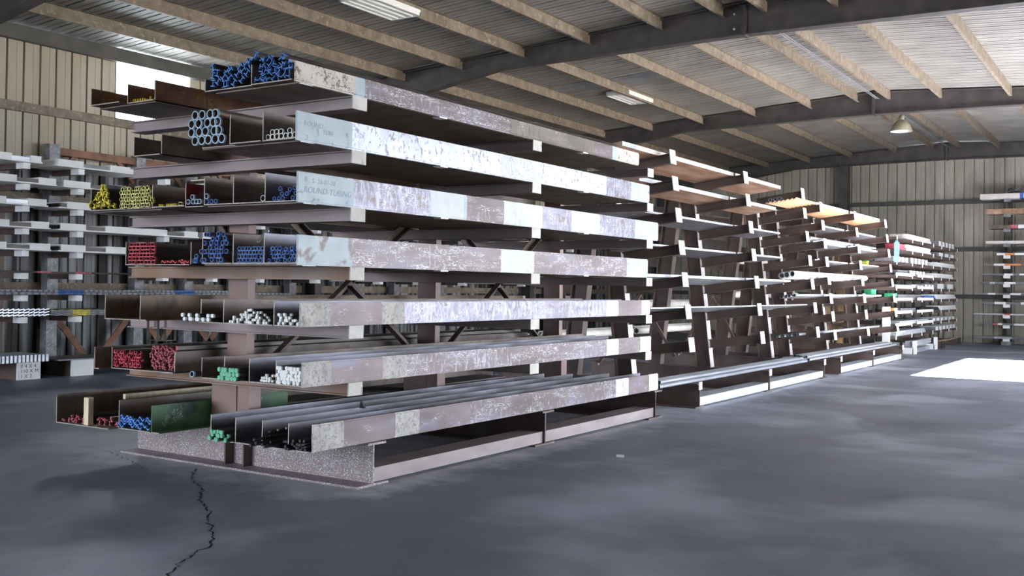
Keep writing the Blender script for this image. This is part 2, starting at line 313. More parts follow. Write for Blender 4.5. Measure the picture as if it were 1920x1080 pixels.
FR = [-1.0, 8.5, 17.0, 26.2, 36.1]
def rafter(y, k):
    mb = MB()
    zt = lambda x: deck(x)-.03
    zb = lambda x: 6.03-.012*abs(x-RX)
    pts = [(XL+.05, 5.15), (-11.25, zb(-11.25)), (RX, zb(RX)), (-1.2, zb(-1.2)), (XR-.05, 5.15)]
    tops = [(XL+.05, zt(XL)), (-11.25, zt(-11.25)), (RX, zt(RX)), (-1.2, zt(-1.2)), (XR-.05, zt(XR))]
    w, t = .012, .11
    for i in range(4):
        (xa, za), (xb, zb2) = pts[i], pts[i+1]; (_, ta), (_, tb) = tops[i], tops[i+1]
        for hw, (q0, q1), (s0, s1) in ((w, (za, zb2), (ta, tb)), (t, (za, zb2), (za+.02, zb2+.02)), (t, (ta-.02, tb-.02), (ta, tb))):
            v = [(xa, y-hw, q0), (xb, y-hw, q1), (xb, y-hw, s1), (xa, y-hw, s0), (xa, y+hw, q0), (xb, y+hw, q1), (xb, y+hw, s1), (xa, y+hw, s0)]
            mb.add(v, [(0, 1, 2, 3), (4, 5, 6, 7), (0, 1, 5, 4), (1, 2, 6, 5), (2, 3, 7, 6), (3, 0, 4, 7)], 'frame')
    o = struct(mb.build('rafter'), 'dark steel portal rafter spanning the roof, %s from the far wall' % ('fifth', 'fourth', 'third', 'second', 'first')[k], 'roof beam')
    sp = MB(); sp.box(RX-.03, RX+.03, y-.115, y+.115, zb(RX)-.02, zt(RX)-.06, 'frame')
    for zz in (.12, .38): sp.box(RX-.22, RX-.19, y-.03, y-.012, zb(RX)+zz, zb(RX)+zz+.03, 'tip_clean') if k < 3 else None
    sp.build('splice_plate', o)
    for x, s in ((XL+.28, 1), (XR-.28, -1)):
        c = MB(); c.sweep(I(.4, .22, .012, .02), (x, y, 0), (x, y, 5.4), (1, 0, 0), 'frame'); c.build('rafter_column', o)
for k, y in enumerate(FR): rafter(y, k)
PX = [-15.2, -13.7, -12.2, -10.7, -9.23, -7.75, -6.58, -5.84, -4.64, -3.12, -1.6, -.1, 1.4, 2.9]
for x in PX:
    for k in range(len(FR)):
        ya = (YF if k == 0 else FR[k-1]+.03); yb = FR[k]-.03
        zt = deck(x)-.004; s = 1 if x < RX else -1
        pr = [(-.03, -.225), (.03, -.225), (.03, -.222), (-.026, -.222), (-.026, -.006), (.035, -.006), (.035, 0), (-.03, 0)]
        if s < 0: pr = [(-a, b) for a, b in pr]
        mb = MB(); mb.sweep([(-a, b) for a, b in pr], (x, yb, zt), (x, ya, zt), (0, 0, 1), 'purlin')
        struct(mb.build('purlin'), 'weathered tan steel purlin under the roof sheeting', 'purlin', 'roof purlins')
struct(MB().sweep([(-.06, -.25), (.06, -.25), (.06, 0), (-.06, 0)], (XL+.08, YF, 5.97), (XL+.08, YB, 5.97), (0, 0, 1), 'eave').build('eave_beam'), 'grey steel eave beam along the top of the left wall', 'beam')
for z in (4.6, 3.05, 1.5):
    struct(MB().box(XL, XL+.08, YF, YB, z-.09, z+.07, 'purlin').build('girt'), 'horizontal steel girt on the left wall', 'girt', 'left wall girts')
for z in (4.66, 3.08, 1.51):
    struct(MB().box(XL, XR, YB-.14, YB, z-.08, z+.06, 'eave').build('girt'), 'horizontal steel girt on the far wall', 'girt', 'far wall girts')
for x in (-9.55, -2.5):
    struct(MB().sweep(I(.3, .3, .012, .02), (x, YB-.3, 0), (x, YB-.3, 6.2), (0, 1, 0), 'eave').build('wall_column'), 'grey steel column against the far wall', 'column', 'far wall columns')
# thin conduit run along the ridge
cd = MB()
for k in range(2): cd.sweep(circ(.012, 6), (RX+.06+.05*k, FR[2]+.1, 6.42), (RX+.06+.05*k, FR[4]-.1, 6.42), (0, 0, 1), 'galv_d')
struct(cd.build('trim_1'), 'thin electrical conduit pair under the ridge', 'conduit')
dk = MB()
for (xa, xb, ya, yb) in ((-10.62, -9.3, 20.5, 21.25), (-12.1, -10.8, 20.3, 20.9)):
    dk.add([(xa, ya, deck(xa)-.012), (xb, ya, deck(xb)-.012), (xb, yb, deck(xb)-.012), (xa, yb, deck(xa)-.012), (xa, ya, deck(xa)-.004), (xb, ya, deck(xb)-.004), (xb, yb, deck(xb)-.004), (xa, yb, deck(xa)-.004)], [(0, 1, 2, 3), (4, 5, 6, 7), (0, 1, 5, 4), (2, 3, 7, 6), (0, 3, 7, 4), (1, 2, 6, 5)], 'grey_plate')
struct(dk.build('trim_2'), 'dark grey patch sheets let into the roof', 'roof patch')

# floor crack
def crack(pts, wd, name, seed):
    rnd = random.Random(seed); P = []
    for (a, b), (c, d) in zip(pts, pts[1:]):
        n = max(3, int(math.hypot(c-a, d-b)/.035))
        for k in range(n):
            t = k/n; P.append((a+(c-a)*t+rnd.uniform(-.02, .02), b+(d-b)*t+rnd.uniform(-.02, .02)))
    vs = []; fs = []
    for k, (a, b) in enumerate(P):
        q = P[min(k+1, len(P)-1)]; p = P[max(k-1, 0)]; dx, dy = q[0]-p[0], q[1]-p[1]; l = math.hypot(dx, dy) or 1
        h = wd*rnd.uniform(.25, 1); vs += [(a-dy/l*h, b+dx/l*h, .0015), (a+dy/l*h, b-dx/l*h, .0015)]
        if k: fs.append((2*k-2, 2*k-1, 2*k+1, 2*k))
    mb = MB(); mb.add(vs, fs, 'crack'); return mb
ck = crack([(-7.01, 5.91), (-6.78, 5.67), (-6.25, 5.33), (-5.97, 5.07), (-5.65, 4.88), (-5.4, 4.66), (-5.1, 4.46), (-4.88, 4.24), (-4.85, 4.11), (-4.7, 3.83), (-4.56, 3.67)], .010, 'crack', 1)
struct(ck.build('crack'), 'long jagged crack across the floor before the front rack', 'crack')
ck = crack([(-8.45, 6.06), (-7.87, 5.86), (-7.41, 5.67)], .006, 'crack', 2)
struct(ck.build('crack'), 'short floor crack beside the left end of the front rack', 'crack')

# ------------------------------------------------------------------ lamps
def tubelight(x0, x1, y0, y1, z, label):
    t = empty('fluorescent_light', ((x0+x1)/2, (y0+y1)/2, z), label, 'light', None)
    h = MB(); h.box(x0, x1, y0, y1, z+.06, z+.10, 'lampwhite')
    for a, b, c, d in ((x0, x0+.025, y0, y1), (x1-.025, x1, y0, y1), (x0, x1, y0, y0+.025), (x0, x1, y1-.025, y1)): h.box(a, b, c, d, z, z+.06, 'lampwhite')
    h.build('housing', t)
    n = 4
    for k in range(n):
        x = x0+(x1-x0)*(k+.5)/n
        tb = MB(); tb.sweep(circ(.02, 10), (x, y0+.03, z+.03), (x, y1-.03, z+.03), (0, 0, 1), 'lampwhite', smooth=True); tb.build('tube', t)
    for k in range(n-1):
        x = x0+(x1-x0)*(k+1)/n
        sl = MB(); sl.box(x-.006, x+.006, y0+.025, y1-.025, z, z+.05, 'lampwhite'); sl.build('louvre', t)
    for yy in (y0+.2, y1-.2):
        hg = MB(); hg.box((x0+x1)/2-.01, (x0+x1)/2+.01, yy-.01, yy+.01, z+.1, deck((x0+x1)/2)-.004, 'galv_d'); hg.build('hanger', t)
tubelight(-11.12, -10.5, 12.05, 13.36, 6.1, 'white louvred strip light nearest the camera, under the roof')
tubelight(-11.33, -10.72, 21.6, 22.95, 6.2, 'white louvred strip light hanging beyond the second rafter')
dl = empty('dome_pendant_light', (-6.04, 28.5, 5.92), 'khaki dome pendant lamp hanging near the far end', 'light')
MB().lathe([(.285, 0), (.27, .07), (.215, .18), (.13, .27), (.07, .31), (.0, .32)], 'domegrey', (-6.04, 28.5, 5.92)).build('shade', dl)
MB().lathe([(.0, .31), (.065, .30), (.125, .26), (.21, .172), (.262, .066), (.279, 0)], 'lampwhite', (-6.04, 28.5, 5.92)).build('reflector', dl)
MB().lathe([(.07, .30), (.07, .4), (.03, .43), (.0, .43)], 'domegrey', (-6.04, 28.5, 5.92), 12).build('cap', dl)
MB().sweep(circ(.008, 6), (-6.04, 28.5, 6.34), (-6.04, 28.5, 6.6), (0, 1, 0), 'galv_d').build('cord', dl)
MB().lathe([(.0, .02), (.05, .06), (.06, .12), (.03, .2), (.03, .28)], 'lampwhite', (-6.04, 28.5, 5.92), 12).build('bulb', dl)

# ------------------------------------------------------------------ front cantilever rack
LV = [3.075, 2.65, 2.20, 1.74, 1.285, .84]          # top of each arm tier
COLS = [6.27, 8.94, 11.6]
rk = empty('cantilever_rack', (-6.8, 6.27, 0), 'long double-sided cantilever rack of brown steel nearest the camera', 'rack')
for k, y in enumerate(COLS):
    b = MB(); b.box(-8.26, -5.33, y-.2, y+.18, 0, .018, 'spotted' if k == 0 else 'dark'); b.box(-8.26, -5.3, y-.11, y+.11, .332, .35, 'spotted' if k == 0 else 'dark')
    b.box(-8.26, -5.335, y-.008, y+.008, .018, .332, 'spotted' if k == 0 else 'dark')
    bo = b.build('base_beam', rk)
    for x in (-6.95, -6.72):
        s = MB(); s.box(x-.008, x+.008, y-.1, y-.008, .018, .332, 'dark'); s.box(x-.008, x+.008, y+.008, y+.1, .018, .332, 'dark'); s.build('stiffener', bo)
    c = MB(); c.box(-6.89, -6.65, y-.145, y-.06, .35, 3.06, 'column'); c.build('column', rk)
    gs = MB(); gs.box(-7.06, -6.60, y-.16, y-.147, .35, .735, 'column'); gs.box(-6.95, -6.74, y-.17, y-.161, .35, .735, 'column'); gs.box(-6.625, -6.60, y-.147, y-.02, .35, .735, 'column'); gs.box(-7.06, -7.035, y-.147, y-.02, .35, .735, 'column'); gs.build('gusset_plate', rk)
    for j, z in enumerate(LV):
        yc = y-.147-.085
        m = 'primer_rust' if (j in (3, 5) and k == 0) else 'primer'
        a = MB(); a.sweep([(p, q) for p, q in I(.10, .16, .09, .010)], (-8.04, yc, z-.05), (-5.345, yc, z-.05), (0, 0, 1), m)
        ao = a.build('arm', rk, (-6.8, yc, z-.05))
        e = MB(); e.box(-5.345, -5.333, yc-.083, yc+.083, z-.102, z, 'tip'); e.build('end_plate', ao)
        if k == 0 and j == 0: pass
for a, b in zip(COLS, COLS[1:]):
    for x0, x1 in ((-5.62, -5.36), (-8.24, -7.98)):
        t = MB(); t.box(x0, x1, a+.012, b-.012, .022, .135, 'primer'); t.build('tie_beam', rk)
    for (p, q) in (((a+.15, .8), ((a+b)/2, 1.62)), ((b-.15, .8), ((a+b)/2, 1.62)), ((a+.15, 2.45), ((a+b)/2, 1.66)), ((b-.15, 2.45), ((a+b)/2, 1.66))):
        t = MB(); t.sweep(angle(.075, .008), (-6.8, p[0], p[1]), (-6.8, q[0], q[1]), (1, 0, 0), 'dark'); t.build('brace', rk)

ORD = ['first', 'second', 'third', 'fourth', 'fifth', 'sixth', 'seventh', 'eighth', 'ninth', 'tenth']
TIER = ['top tier', 'second tier', 'third tier', 'fourth tier', 'fifth tier', 'sixth tier', 'bottom tier']
TH = .008
def seg_bottom(mb, x0, x1, y0, y1, z, m):
    """bottom leg; stops short of the columns where it would cross them"""
    if x0 < -6.965 and x1 > -6.64:
        mb.box(x0, -6.97, y0, y1, z, z+TH, m); mb.box(-6.97, -6.63, y0, 6.1, z, z+TH, m); mb.box(-6.63, x1, y0, y1, z, z+TH, m)
    elif x1 > -6.965 and x0 < -6.64: mb.box(x0, x1, y0, 6.1, z, z+TH, m)
    else: mb.box(x0, x1, y0, y1, z, z+TH, m)
def edge_cut(mb, x0, x1, y, z0, z1): mb.box(x0, x1, y-.004, y, z0, z1, 'cut_edge')
def trough(tier, label, x, xr, y0, y1, z, h, m='mill', right=0., left=True, lm=None, col='long trough', tilt=0.):
    mb = MB()
    if left and m != 'greenplate': edge_cut(mb, x, x+TH, y0, z, z+h)
    if xr: edge_cut(mb, x+TH, xr-.002, y0, z, z+TH)
    if right: edge_cut(mb, xr-.002-TH, xr-.002, y0+.02, z, z+right)
    if left: mb.box(x, x+TH, y0, y1 if not -6.96 < x < -6.65 else 6.1, z, z+h, lm or m)
    if xr: seg_bottom(mb, x, xr-.002, y0, y1, z, m)
    if right:
        mb.box(xr-.002-TH, xr-.002, y0+.02, y1, z, z+right, m)
    o = mb.build('steel_trough', None, (x, y0, z))
    return tag(o, label+', front rack '+TIER[tier], 'trough')
SH = 0.012
sb_ = MB(); sb_.sweep(rect(.05, .012), (-7.02, 6.03, 2.225), (-6.90, 6.11, 2.0), (0, 1, 0), 'dark')
tag(sb_.build('flat_bar', None, (-6.9, 6.1, 2.1)), 'short dark flat bar leaning against the near column, front rack third tier', 'flat bar')
for k_, x_ in enumerate((-7.72, -7.58)):
    st_ = MB(); st_.box(x_, x_+.025, 5.925, 5.931, 1.06+.03*k_, 1.287, 'black'); st_.box(x_, x_+.025, 5.931, 6.11, 1.2852, 1.2895, 'black'); st_.box(x_, x_+.025, 6.111, 6.117, 1.08, 1.287, 'black'); st_.box(x_, x_+.025, 5.925, 6.117, 1.075, 1.081, 'black')
    tag(st_.build('strap', None, (x_, 6.0, 1.28)), 'black strap looped over the fifth-tier arm, %s of the pair' % ('left', 'right')[k_], 'strap')
# thin sheets lying on the arms under the troughs
def under(tier, x0, x1, y0, y1, z, label, tipx=True):
    mb = MB(); mb.box(x0, x1, y0, y1, z, z+.01, 'mill')
    o = mb.build('bearing_sheet'); tag(o, label+' under troughs, front rack '+TIER[tier], 'sheet')
    if tipx:
        e = MB(); e.box(x1, x1+.012, y0, y0+.13, z-.004, z+.01, 'tip_clean'); e.build('painted_edge', o)
under(0, -7.7, -6.98, 5.4, 11.2, LV[0], 'thin steel sheet at the left side', False)
under(0, -6.25, -5.36, 5.4, 11.0, LV[0], 'thin steel sheet at the right side')
under(1, -6.42, -5.36, 5.42, 11.2, LV[1], 'thin steel sheet at the right side')
under(2, -6.42, -5.36, 5.46, 11.2, LV[2], 'thin steel sheet at the right side')
under(2, -7.9, -7.0, 5.5, 11.2, LV[2], 'thin steel sheet at the left side', False)
under(3, -6.42, -5.36, 5.46, 11.2, LV[3], 'thin steel sheet at the right side')
z = LV[0]+SH
trough(0, 'low rusty angle trough at the far left', -7.69, -7.31, 5.3, 11.2, z, .15, 'rust')
o = trough(0, 'rusty U trough holding yellow tipped angles', -7.31, -6.975, 5.38, 11.0, z, .165, 'rust', right=.17)
trough(0, 'U trough left of centre with blue-ended beams', -6.32, -5.8, 5.35, 10.9, z, .10, 'mill', right=.16)
trough(0, 'leaning-walled trough behind the dirty white front face', -5.785, -5.36, 5.33, 10.95, z, .155, 'mill')
z = LV[1]+.002
trough(1, 'wide dark U trough at the far left', -7.31, -6.97, 5.45, 11.3, z, .165, 'mill', right=.165)
z = LV[1]+SH
trough(1, 'plain flat trough carrying the big pipes', -6.42, -6.035, 5.42, 11.2, z, .03, 'mill')
trough(1, 'empty dark trough right of the big pipes', -6.03, -5.69, 5.35, 11.2, z, .225, 'mill')
trough(1, 'trough holding small pipes', -5.685, -5.36, 5.36, 11.2, z, .225, 'mill')
z = LV[2]+SH
trough(2, 'leftmost trough heaped with yellow sections', -7.88, -7.475, 5.45, 11.2, z, .19, 'mill')
trough(2, 'trough filled with pale yellow tubes', -7.47, -7.025, 5.45, 11.2, z, .185, 'mill')
trough(2, 'short trough with scattered yellow offcuts', -7.02, -6.62, 5.42, 11.2, z, .19, 'mill')
trough(2, 'dark red plate trough with blue-rimmed pipes', -6.61, -6.395, 5.42, 11.2, z-.01, .195, 'mill', lm='redplate')
trough(2, 'brown trough with one long bare pipe', -6.39, -6.065, 5.42, 11.2, z, .225, 'mill')
trough(2, 'empty brown trough right of the bare pipe', -6.06, -5.72, 5.42, 11.2, z, .225, 'mill')
trough(2, 'blue-grey trough with few blue tubes', -5.715, -5.36, 5.42, 11.2, z, .225, 'mill_blue')
z = LV[3]+SH
trough(3, 'wide U trough holding red rectangular tubes', -7.39, -6.585, 5.45, 11.2, LV[3]+.002, .195, 'mill', right=.185)
trough(3, 'trough packed high with blue tubes', -6.435, -6.09, 5.45, 11.2, z, .2, 'mill')
trough(3, 'trough half filled with neat rows of blue tubes', -6.085, -5.72, 5.45, 11.2, z, .235, 'mill')
trough(3, 'blue-grey trough with jumbled blue tubes', -5.715, -5.36, 5.42, 11.2, z, .23, 'mill_blue')
z = LV[4]+.002
trough(4, 'far left brown trough', -7.515, -7.065, 5.35, 11.2, z, .205, 'brownplate')
trough(4, 'long brown plate trough left of the column', -7.058, -6.975, 5.35, 11.2, z, .205, 'brownplate')
trough(4, 'trough with a row of white rod ends', -6.44, -6.185, 5.45, 11.2, z, .185, 'mill')
trough(4, 'trough with a heap of thin white rods', -6.18, -5.64, 5.45, 11.2, z, .185, 'mill')
trough(4, 'narrow trough of white rods beside the front face', -5.632, -5.37, 5.45, 11.2, z, .185, 'mill_blue')
z = LV[5]+.002
trough(5, 'far left dark trough behind the red bundles', -7.86, -7.79, 5.5, 11.2, z, .19, 'mill')
trough(5, 'low dark trough under the red bundles', -7.785, -6.968, 5.62, 11.2, z, .185, 'mill', right=.18)
trough(5, 'short brown trough left of the green rods', -6.478, -6.222, 5.5, 11.2, z, .165, 'mill')
trough(5, 'trough of mint green rods', -6.217, -5.942, 5.5, 11.3, z, .185, 'mill')
trough(5, 'trough with a few small white rods', -5.937, -5.655, 5.5, 11.1, z, .185, 'mill_blue')
trough(5, 'trough full of white rods beside the front face', -5.65, -5.37, 5.5, 10.9, z, .185, 'mill_blue')
z = .352
trough(6, 'far left brown trough with pink sections', -8.245, -7.515, 5.4, 11.2, z, .25, 'mill')
trough(6, 'brown trough with blue wavy sections', -7.508, -7.095, 5.5, 11.2, z, .24, 'mill')
trough(6, 'green painted plate trough', -7.088, -6.98, 5.5, 7.05, z, .225, 'greenplate')
trough(6, 'trough of mint green rods', -6.417, -6.14, 5.55, 10.7, z, .2, 'mill_blue')
trough(6, 'empty grey trough right of the green rods', -6.134, -5.845, 5.55, 10.9, z, .2, 'mill_blue')
trough(6, 'grey trough with loose black bars', -5.839, -5.567, 5.55, 11.3, z, .2, 'mill_blue')
trough(6, 'grey trough with black bars beside the front face', -5.561, -5.36, 5.55, 11.6, z, .2, 'mill_blue')

# painted front faces: one upright channel per tier, paint patches as segments along y
def face(tier, segs, z, h, label, ragged=False):
    t = empty('front_channel', (-5.33, segs[0][0], z), label+', front rack '+TIER[tier], 'beam')
    ys = [s[0] for s in segs]
    mb = MB()
    for (y0, m), (y1, _) in zip(segs, segs[1:]):
        mb.box(-5.352, -5.33, y0, y1, z+.012, z+h-.012, m)
        mb.box(-5.352, -5.338, y0, y1, z, z+.012, m); mb.box(-5.352, -5.338, y0, y1, z+h-.012, z+h, m)
    mb.build('web', t)
    if tier < 4:
        for yy in (ys[0]+1.72, ys[0]+4.3):
            p = MB(); p.box(-5.40, -5.322, yy, yy+.11, z-.012, z-.001, 'tip_clean'); p.build('spacer', t)
    return t
FZ = [z_+.0015 for z_ in LV]+[.352]
f1 = face(0, [(5.34, 'paint_cream'), (5.97, 'paint_blue'), (6.09, 'scratch'), (8.2, 'face_grey'), (9.9, 'face'), (10.34, 'paint_blue'), (10.47, 'paint_cream'), (11.03, None)], FZ[0], .15, 'scratched brown channel with a dirty white near end')
f2 = face(1, [(5.36, 'paint_blue'), (5.95, 'smear'), (8.04, 'paint_white'), (8.67, 'smear'), (10.2, 'smear2'), (10.83, 'paint_blue'), (11.33, None)], FZ[1], .215, 'white-smeared channel with a pale blue near end')
f3 = face(2, [(5.38, 'paint_blue'), (5.98, 'smear2'), (6.96, 'paint_white'), (7.45, 'paint_blue'), (7.5, 'scratch'), (8.11, 'paint_white'), (8.82, 'smear2'), (9.42, 'paint_white'), (10.05, 'smear2'), (10.95, 'paint_blue'), (11.6, None)], FZ[2], .225, 'channel with alternating white patches marked ROUND-TUBING')
f4 = face(3, [(5.39, 'paint_bluew'), (5.98, 'scratch'), (8.07, 'paint_white'), (8.67, 'scratch'), (10.74, 'paint_blue'), (11.31, None)], FZ[3], .222, 'scratched brown channel with worn pale blue end and one white patch')
f5 = face(4, [(5.43, 'label_white'), (5.74, 'face'), (6.34, 'label_white'), (6.63, 'smear2'), (10.25, 'paint_white'), (10.54, 'face'), (11.15, 'tip'), (11.39, None)], FZ[4], .18, 'lavender-smeared channel with written white squares')
f6 = face(5, [(5.46, 'label_white'), (5.76, 'face'), (6.36, 'label_white'), (6.67, 'scratch'), (10.26, 'tip'), (10.56, 'face'), (11.13, 'tip'), (11.43, None)], FZ[5], .185, 'brown channel with long white scratches and written white squares')
f7 = face(6, [(5.58, 'label_white'), (5.91, 'face'), (6.53, 'label_white'), (6.85, 'face'), (7.6, 'scratch'), (10.5, 'tip'), (10.83, 'face'), (11.39, 'tip'), (11.65, None)], FZ[6], .205, 'lowest brown channel with written white squares')
def text(s, parent, y, z, size, m, x=-5.3295, shear=0., name='lettering'):
    c = bpy.data.curves.new(name, 'FONT'); c.body = s; c.size = size; c.extrude = .0004; c.shear = shear; c.space_character = 1.05
    c.materials.append(M[m]); o = bpy.data.objects.new(name, c); C.objects.link(o); o.parent = parent
    me = bpy.data.meshes.new_from_object(o); bpy.data.objects.remove(o); o = bpy.data.objects.new(name, me); C.objects.link(o); o.parent = parent
    o.matrix_local = Matrix.Translation(Vector((x, y, z))-origin(parent)) @ Matrix(((0, 0, 1, 0), (1, 0, 0, 0), (0, 1, 0, 0), (0, 0, 0, 1)))
    return o
text('B', f3, 5.44, FZ[2]+.155, .055, 'ink'); text('S- 26-03-20', f3, 5.52, FZ[2]+.15, .05, 'ink', shear=.1)
text('ROUND-TUBING', f3, 5.43, FZ[2]+.075, .066, 'ink', shear=.2)
text('ROUND', f2, 5.42, FZ[1]+.115, .055, 'ink', shear=.1); text('TUBE', f2, 5.62, FZ[1]+.075, .05, 'ink', shear=.1)
for k_, (ch_, yy_) in enumerate((('7', 5.64), ('1', 5.80), ('1', 5.87), ('5', 5.93))): text(ch_, bpy.data.objects['steel_trough.001'], yy_, LV[0]+SH+.03-.012*(k_ > 0), .13, 'yellow_mark', x=-6.9762)

# ------------------------------------------------------------------ stock: one object for every bar and tube
PROTO = {}
def proto(kind, size, head, body, ln, wall=.0):
    key = (kind, size, head, body, ln)
    if key in PROTO: return PROTO[key]
    mb = MB(); a = dict(up=(0, 0, 1), m=body, endlen=.02, m_head=head)
    p0, p1 = (0, 0, 0), (0, ln, 0); r = size/2
    if kind == 'tube': mb.sweep(circ(r, 12), p0, p1, hole=circ(r*.8, 12), smooth=True, **a)
    elif kind == 'rod': mb.sweep(circ(r, 10), p0, p1, smooth=True, **a)
    elif kind == 'square': mb.sweep(rect(size, size), p0, p1, hole=rect(size*.74, size*.74), **a)
    elif kind == 'rectube': mb.sweep(rect(size*1.55, size), p0, p1, hole=rect(size*1.3, size*.68), **a)
    elif kind == 'ibeam': mb.sweep(I(size, size*.9, size*.12, size*.12), p0, p1, **a)
    elif kind == 'tee': mb.sweep([(-r, r), (-r, r*.74), (-r*.13, r*.74), (-r*.13, -r), (r*.13, -r), (r*.13, r*.74), (r, r*.74), (r, r)], p0, p1, **a)
    elif kind == 'angle': mb.sweep(angle(size, size*.2), p0, p1, **a)
    elif kind == 'chan': mb.sweep(chan(size, size*.7, size*.16), p0, p1, **a)
    elif kind == 'zee':
        t = size*.17; mb.sweep([(-r, r-t), (-r, r), (t/2, r), (t/2, -r+t), (r, -r+t), (r, -r), (-t/2, -r), (-t/2, r-t)], p0, p1, **a)
    elif kind == 'wavy':
        n = 10; up = [(-r+size*k/n, .2*size*math.sin(2*PI*k/n*1.0)+size*.07) for k in range(n+1)]
        mb.sweep(up[::-1]+[(u, v-size*.16) for u, v in up], p0, p1, **a)
    PROTO[key] = mb.mesh(kind); return PROTO[key]
NAME = {'tube': 'round_tube', 'rod': 'round_bar', 'square': 'square_tube', 'rectube': 'rectangular_tube', 'ibeam': 'steel_joist', 'tee': 'tee_bar', 'angle': 'angle_bar', 'chan': 'channel_bar', 'zee': 'folded_section', 'wavy': 'wavy_strip'}
CAT = {'tube': 'tube', 'rod': 'bar', 'square': 'tube', 'rectube': 'tube', 'ibeam': 'steel bar', 'tee': 'steel bar', 'angle': 'steel bar', 'chan': 'steel bar', 'zee': 'steel bar', 'wavy': 'steel bar'}
def item(kind, size, head, body, x, y, z, rot, label, group, ln=5.4):
    o = bpy.data.objects.new(NAME[kind], proto(kind, size, head, body, ln)); C.objects.link(o)
    o.location = (x, y, z); o.rotation_euler = (0, rot, 0)
    return tag(o, label, CAT[kind], group)
def pile(kind, size, head, body, pts, y, label, group, jy=.02, jr=0., ln=5.4):
    for x, z in pts:
        item(kind, size, head, body, x, y+random.uniform(-jy, jy), z, random.uniform(-jr, jr), label, group, ln)
def hexgrid(x0, x1, z0, z1, d, drop=0., jit=0., square=False):
    P = []; row = 0; z = z0+d/2
    while z <= z1-d/2+1e-6:
        x = x0+d/2+(d/2 if (row % 2 and not square) else 0)
        while x <= x1-d/2+1e-6:
            if random.random() >= drop: P.append((x+random.uniform(-jit, jit), z+random.uniform(-jit, jit)*.6))
            x += d
        z += d*(1 if square else .866); row += 1
    return P
FL = TH+.001
# tier 1
z = LV[0]+SH+FL
for k in range(9): item('angle', .032, 'yellow', 'steelbar', -7.28+.031*k, 5.42, z+.018, (0 if k < 5 else random.uniform(-1.2, 1.2)), 'yellow-ended small angle bar standing in the rusty top-tier trough', 'yellow angles on the top tier')
lb = 'blue-ended steel joist in the left blue heap on the top tier'
for x, zz, r in ((-6.27, .05, .1), (-6.265, .11, .3), (-6.25, .165, -.4), (-6.21, .06, .7), (-6.20, .12, .2), (-6.14, .03, 0), (-6.09, .03, 0), (-6.13, .085, .8), (-6.075, .08, .9), (-6.12, .14, .9), (-6.06, .13, 1.0), (-6.02, .03, .6), (-6.0, .1, .8), (-5.99, .155, .9), (-5.95, .05, .7), (-5.93, .12, 1.0), (-5.92, .175, .9), (-5.87, .09, .7), (-5.86, .15, 1.0)):
    item('ibeam', .052, 'blue', 'steelbar', x, 5.38+random.uniform(-.02, .02), z+zz+.012, r, lb, 'blue joists in the left heap', 5.3)
pile('tee', .04, 'blue', 'steelbar', hexgrid(-5.75, -5.372, z+.009, z+.165, .039, .05, .004), 5.35, 'blue-ended tee bar in the right blue heap on the top tier', 'blue tee bars in the right heap', .02, 2.4, 5.3)
for x, zz, r in ((-5.80, .17, .5), (-5.76, .19, 1.2), (-5.73, .215, .4), (-5.68, .18, 2), (-5.63, .175, .8), (-5.70, .175, 1.5), (-5.57, .168, .3), (-5.83, .165, 1.9), (-5.50, .165, 1.1), (-5.44, .165, .6)):
    item('tee', .042, 'blue', 'steelbar', x, 5.33+random.uniform(-.02, .02), z+zz, r, 'blue-ended tee bar lying loose on top of the right blue heap', 'loose blue tee bars on the right heap', 5.3)
# tier 2
z = LV[1]+SH+FL
S = .0767
for zz, xs in ((0, [.06, .135, .21, .29, .365]), (1, [.02, .105, .18, .275, .325]), (2, [.02, .10, .195, .265, .32]), (3, [.06, .14, .225, .285])):
    for x in xs: item('tube', .074, 'bluegrey', 'pipe', -6.455+x, 5.32+random.uniform(-.004, .004), z+.0375+.066*zz, 0, 'big brown pipe with pale rim in the stack on the second tier', 'big pipes on the second tier', 5.6)
for k in range(7): item('tube', .044, 'white', 'pipe', -5.652+.0455*k, 5.38, z+.023, 0, 'small pipe in the bottom row of the second-tier pipe trough', 'small pipes bottom row')
for x in (-5.63, -5.585, -5.54, -5.45): item('tube', .044, 'white', 'pipe', x, 5.4, z+.062, 0, 'small pipe resting on the bottom row in the second-tier trough', 'small pipes upper row')
# tier 3
z = LV[2]+SH+FL
pile('zee', .036, 'yellow', 'steelbar', hexgrid(-7.86, -7.49, z+.008, z+.083, .033, .05, .006), 5.4, 'yellow-ended folded section low in the leftmost third-tier trough', 'yellow folded sections', .03, 1.5)
for x, zz, r in ((-7.76, .1, .4), (-7.72, .11, 1.2), (-7.68, .1, .2), (-7.64, .105, .9), (-7.73, .145, 1.6), (-7.69, .15, .4), (-7.65, .15, 1.2), (-7.70, .185, .8), (-7.66, .19, .1), (-7.62, .12, .5), (-7.79, .085, 1)):
    item('zee', .044, 'yellow', 'steelbar', x, 5.42, z+zz, r, 'yellow-ended folded section in the heap rising from the leftmost third-tier trough', 'heaped yellow folded sections', 5.3)
pile('square', .032, 'paleyellow', 'steelbar', hexgrid(-7.44, -7.04, z, z+.18, .0325, .03, .003), 5.42, 'pale yellow-ended square tube in the packed third-tier trough', 'pale yellow square tubes', .01, .9)
item('rectube', .03, 'yellow', 'steelbar', -7.0, 5.40, z+.05, 1.2, 'single yellow flat tube leaning against the third-tier divider', None, .5)
for x in (-6.95, -6.93, -6.86, -6.83, -6.80, -6.77): item('chan', .026, 'yellow', 'steelbar', x, 5.44, z+.012, random.uniform(-.2, .2), 'yellow-ended channel offcut on the floor of the third-tier short trough', 'yellow offcuts', .55)
item('rectube', .028, 'paleyellow', 'steelbar', -6.70, 5.44, z+.015, 0, 'flat pale yellow tube end beside the dark red plate', None, .55)
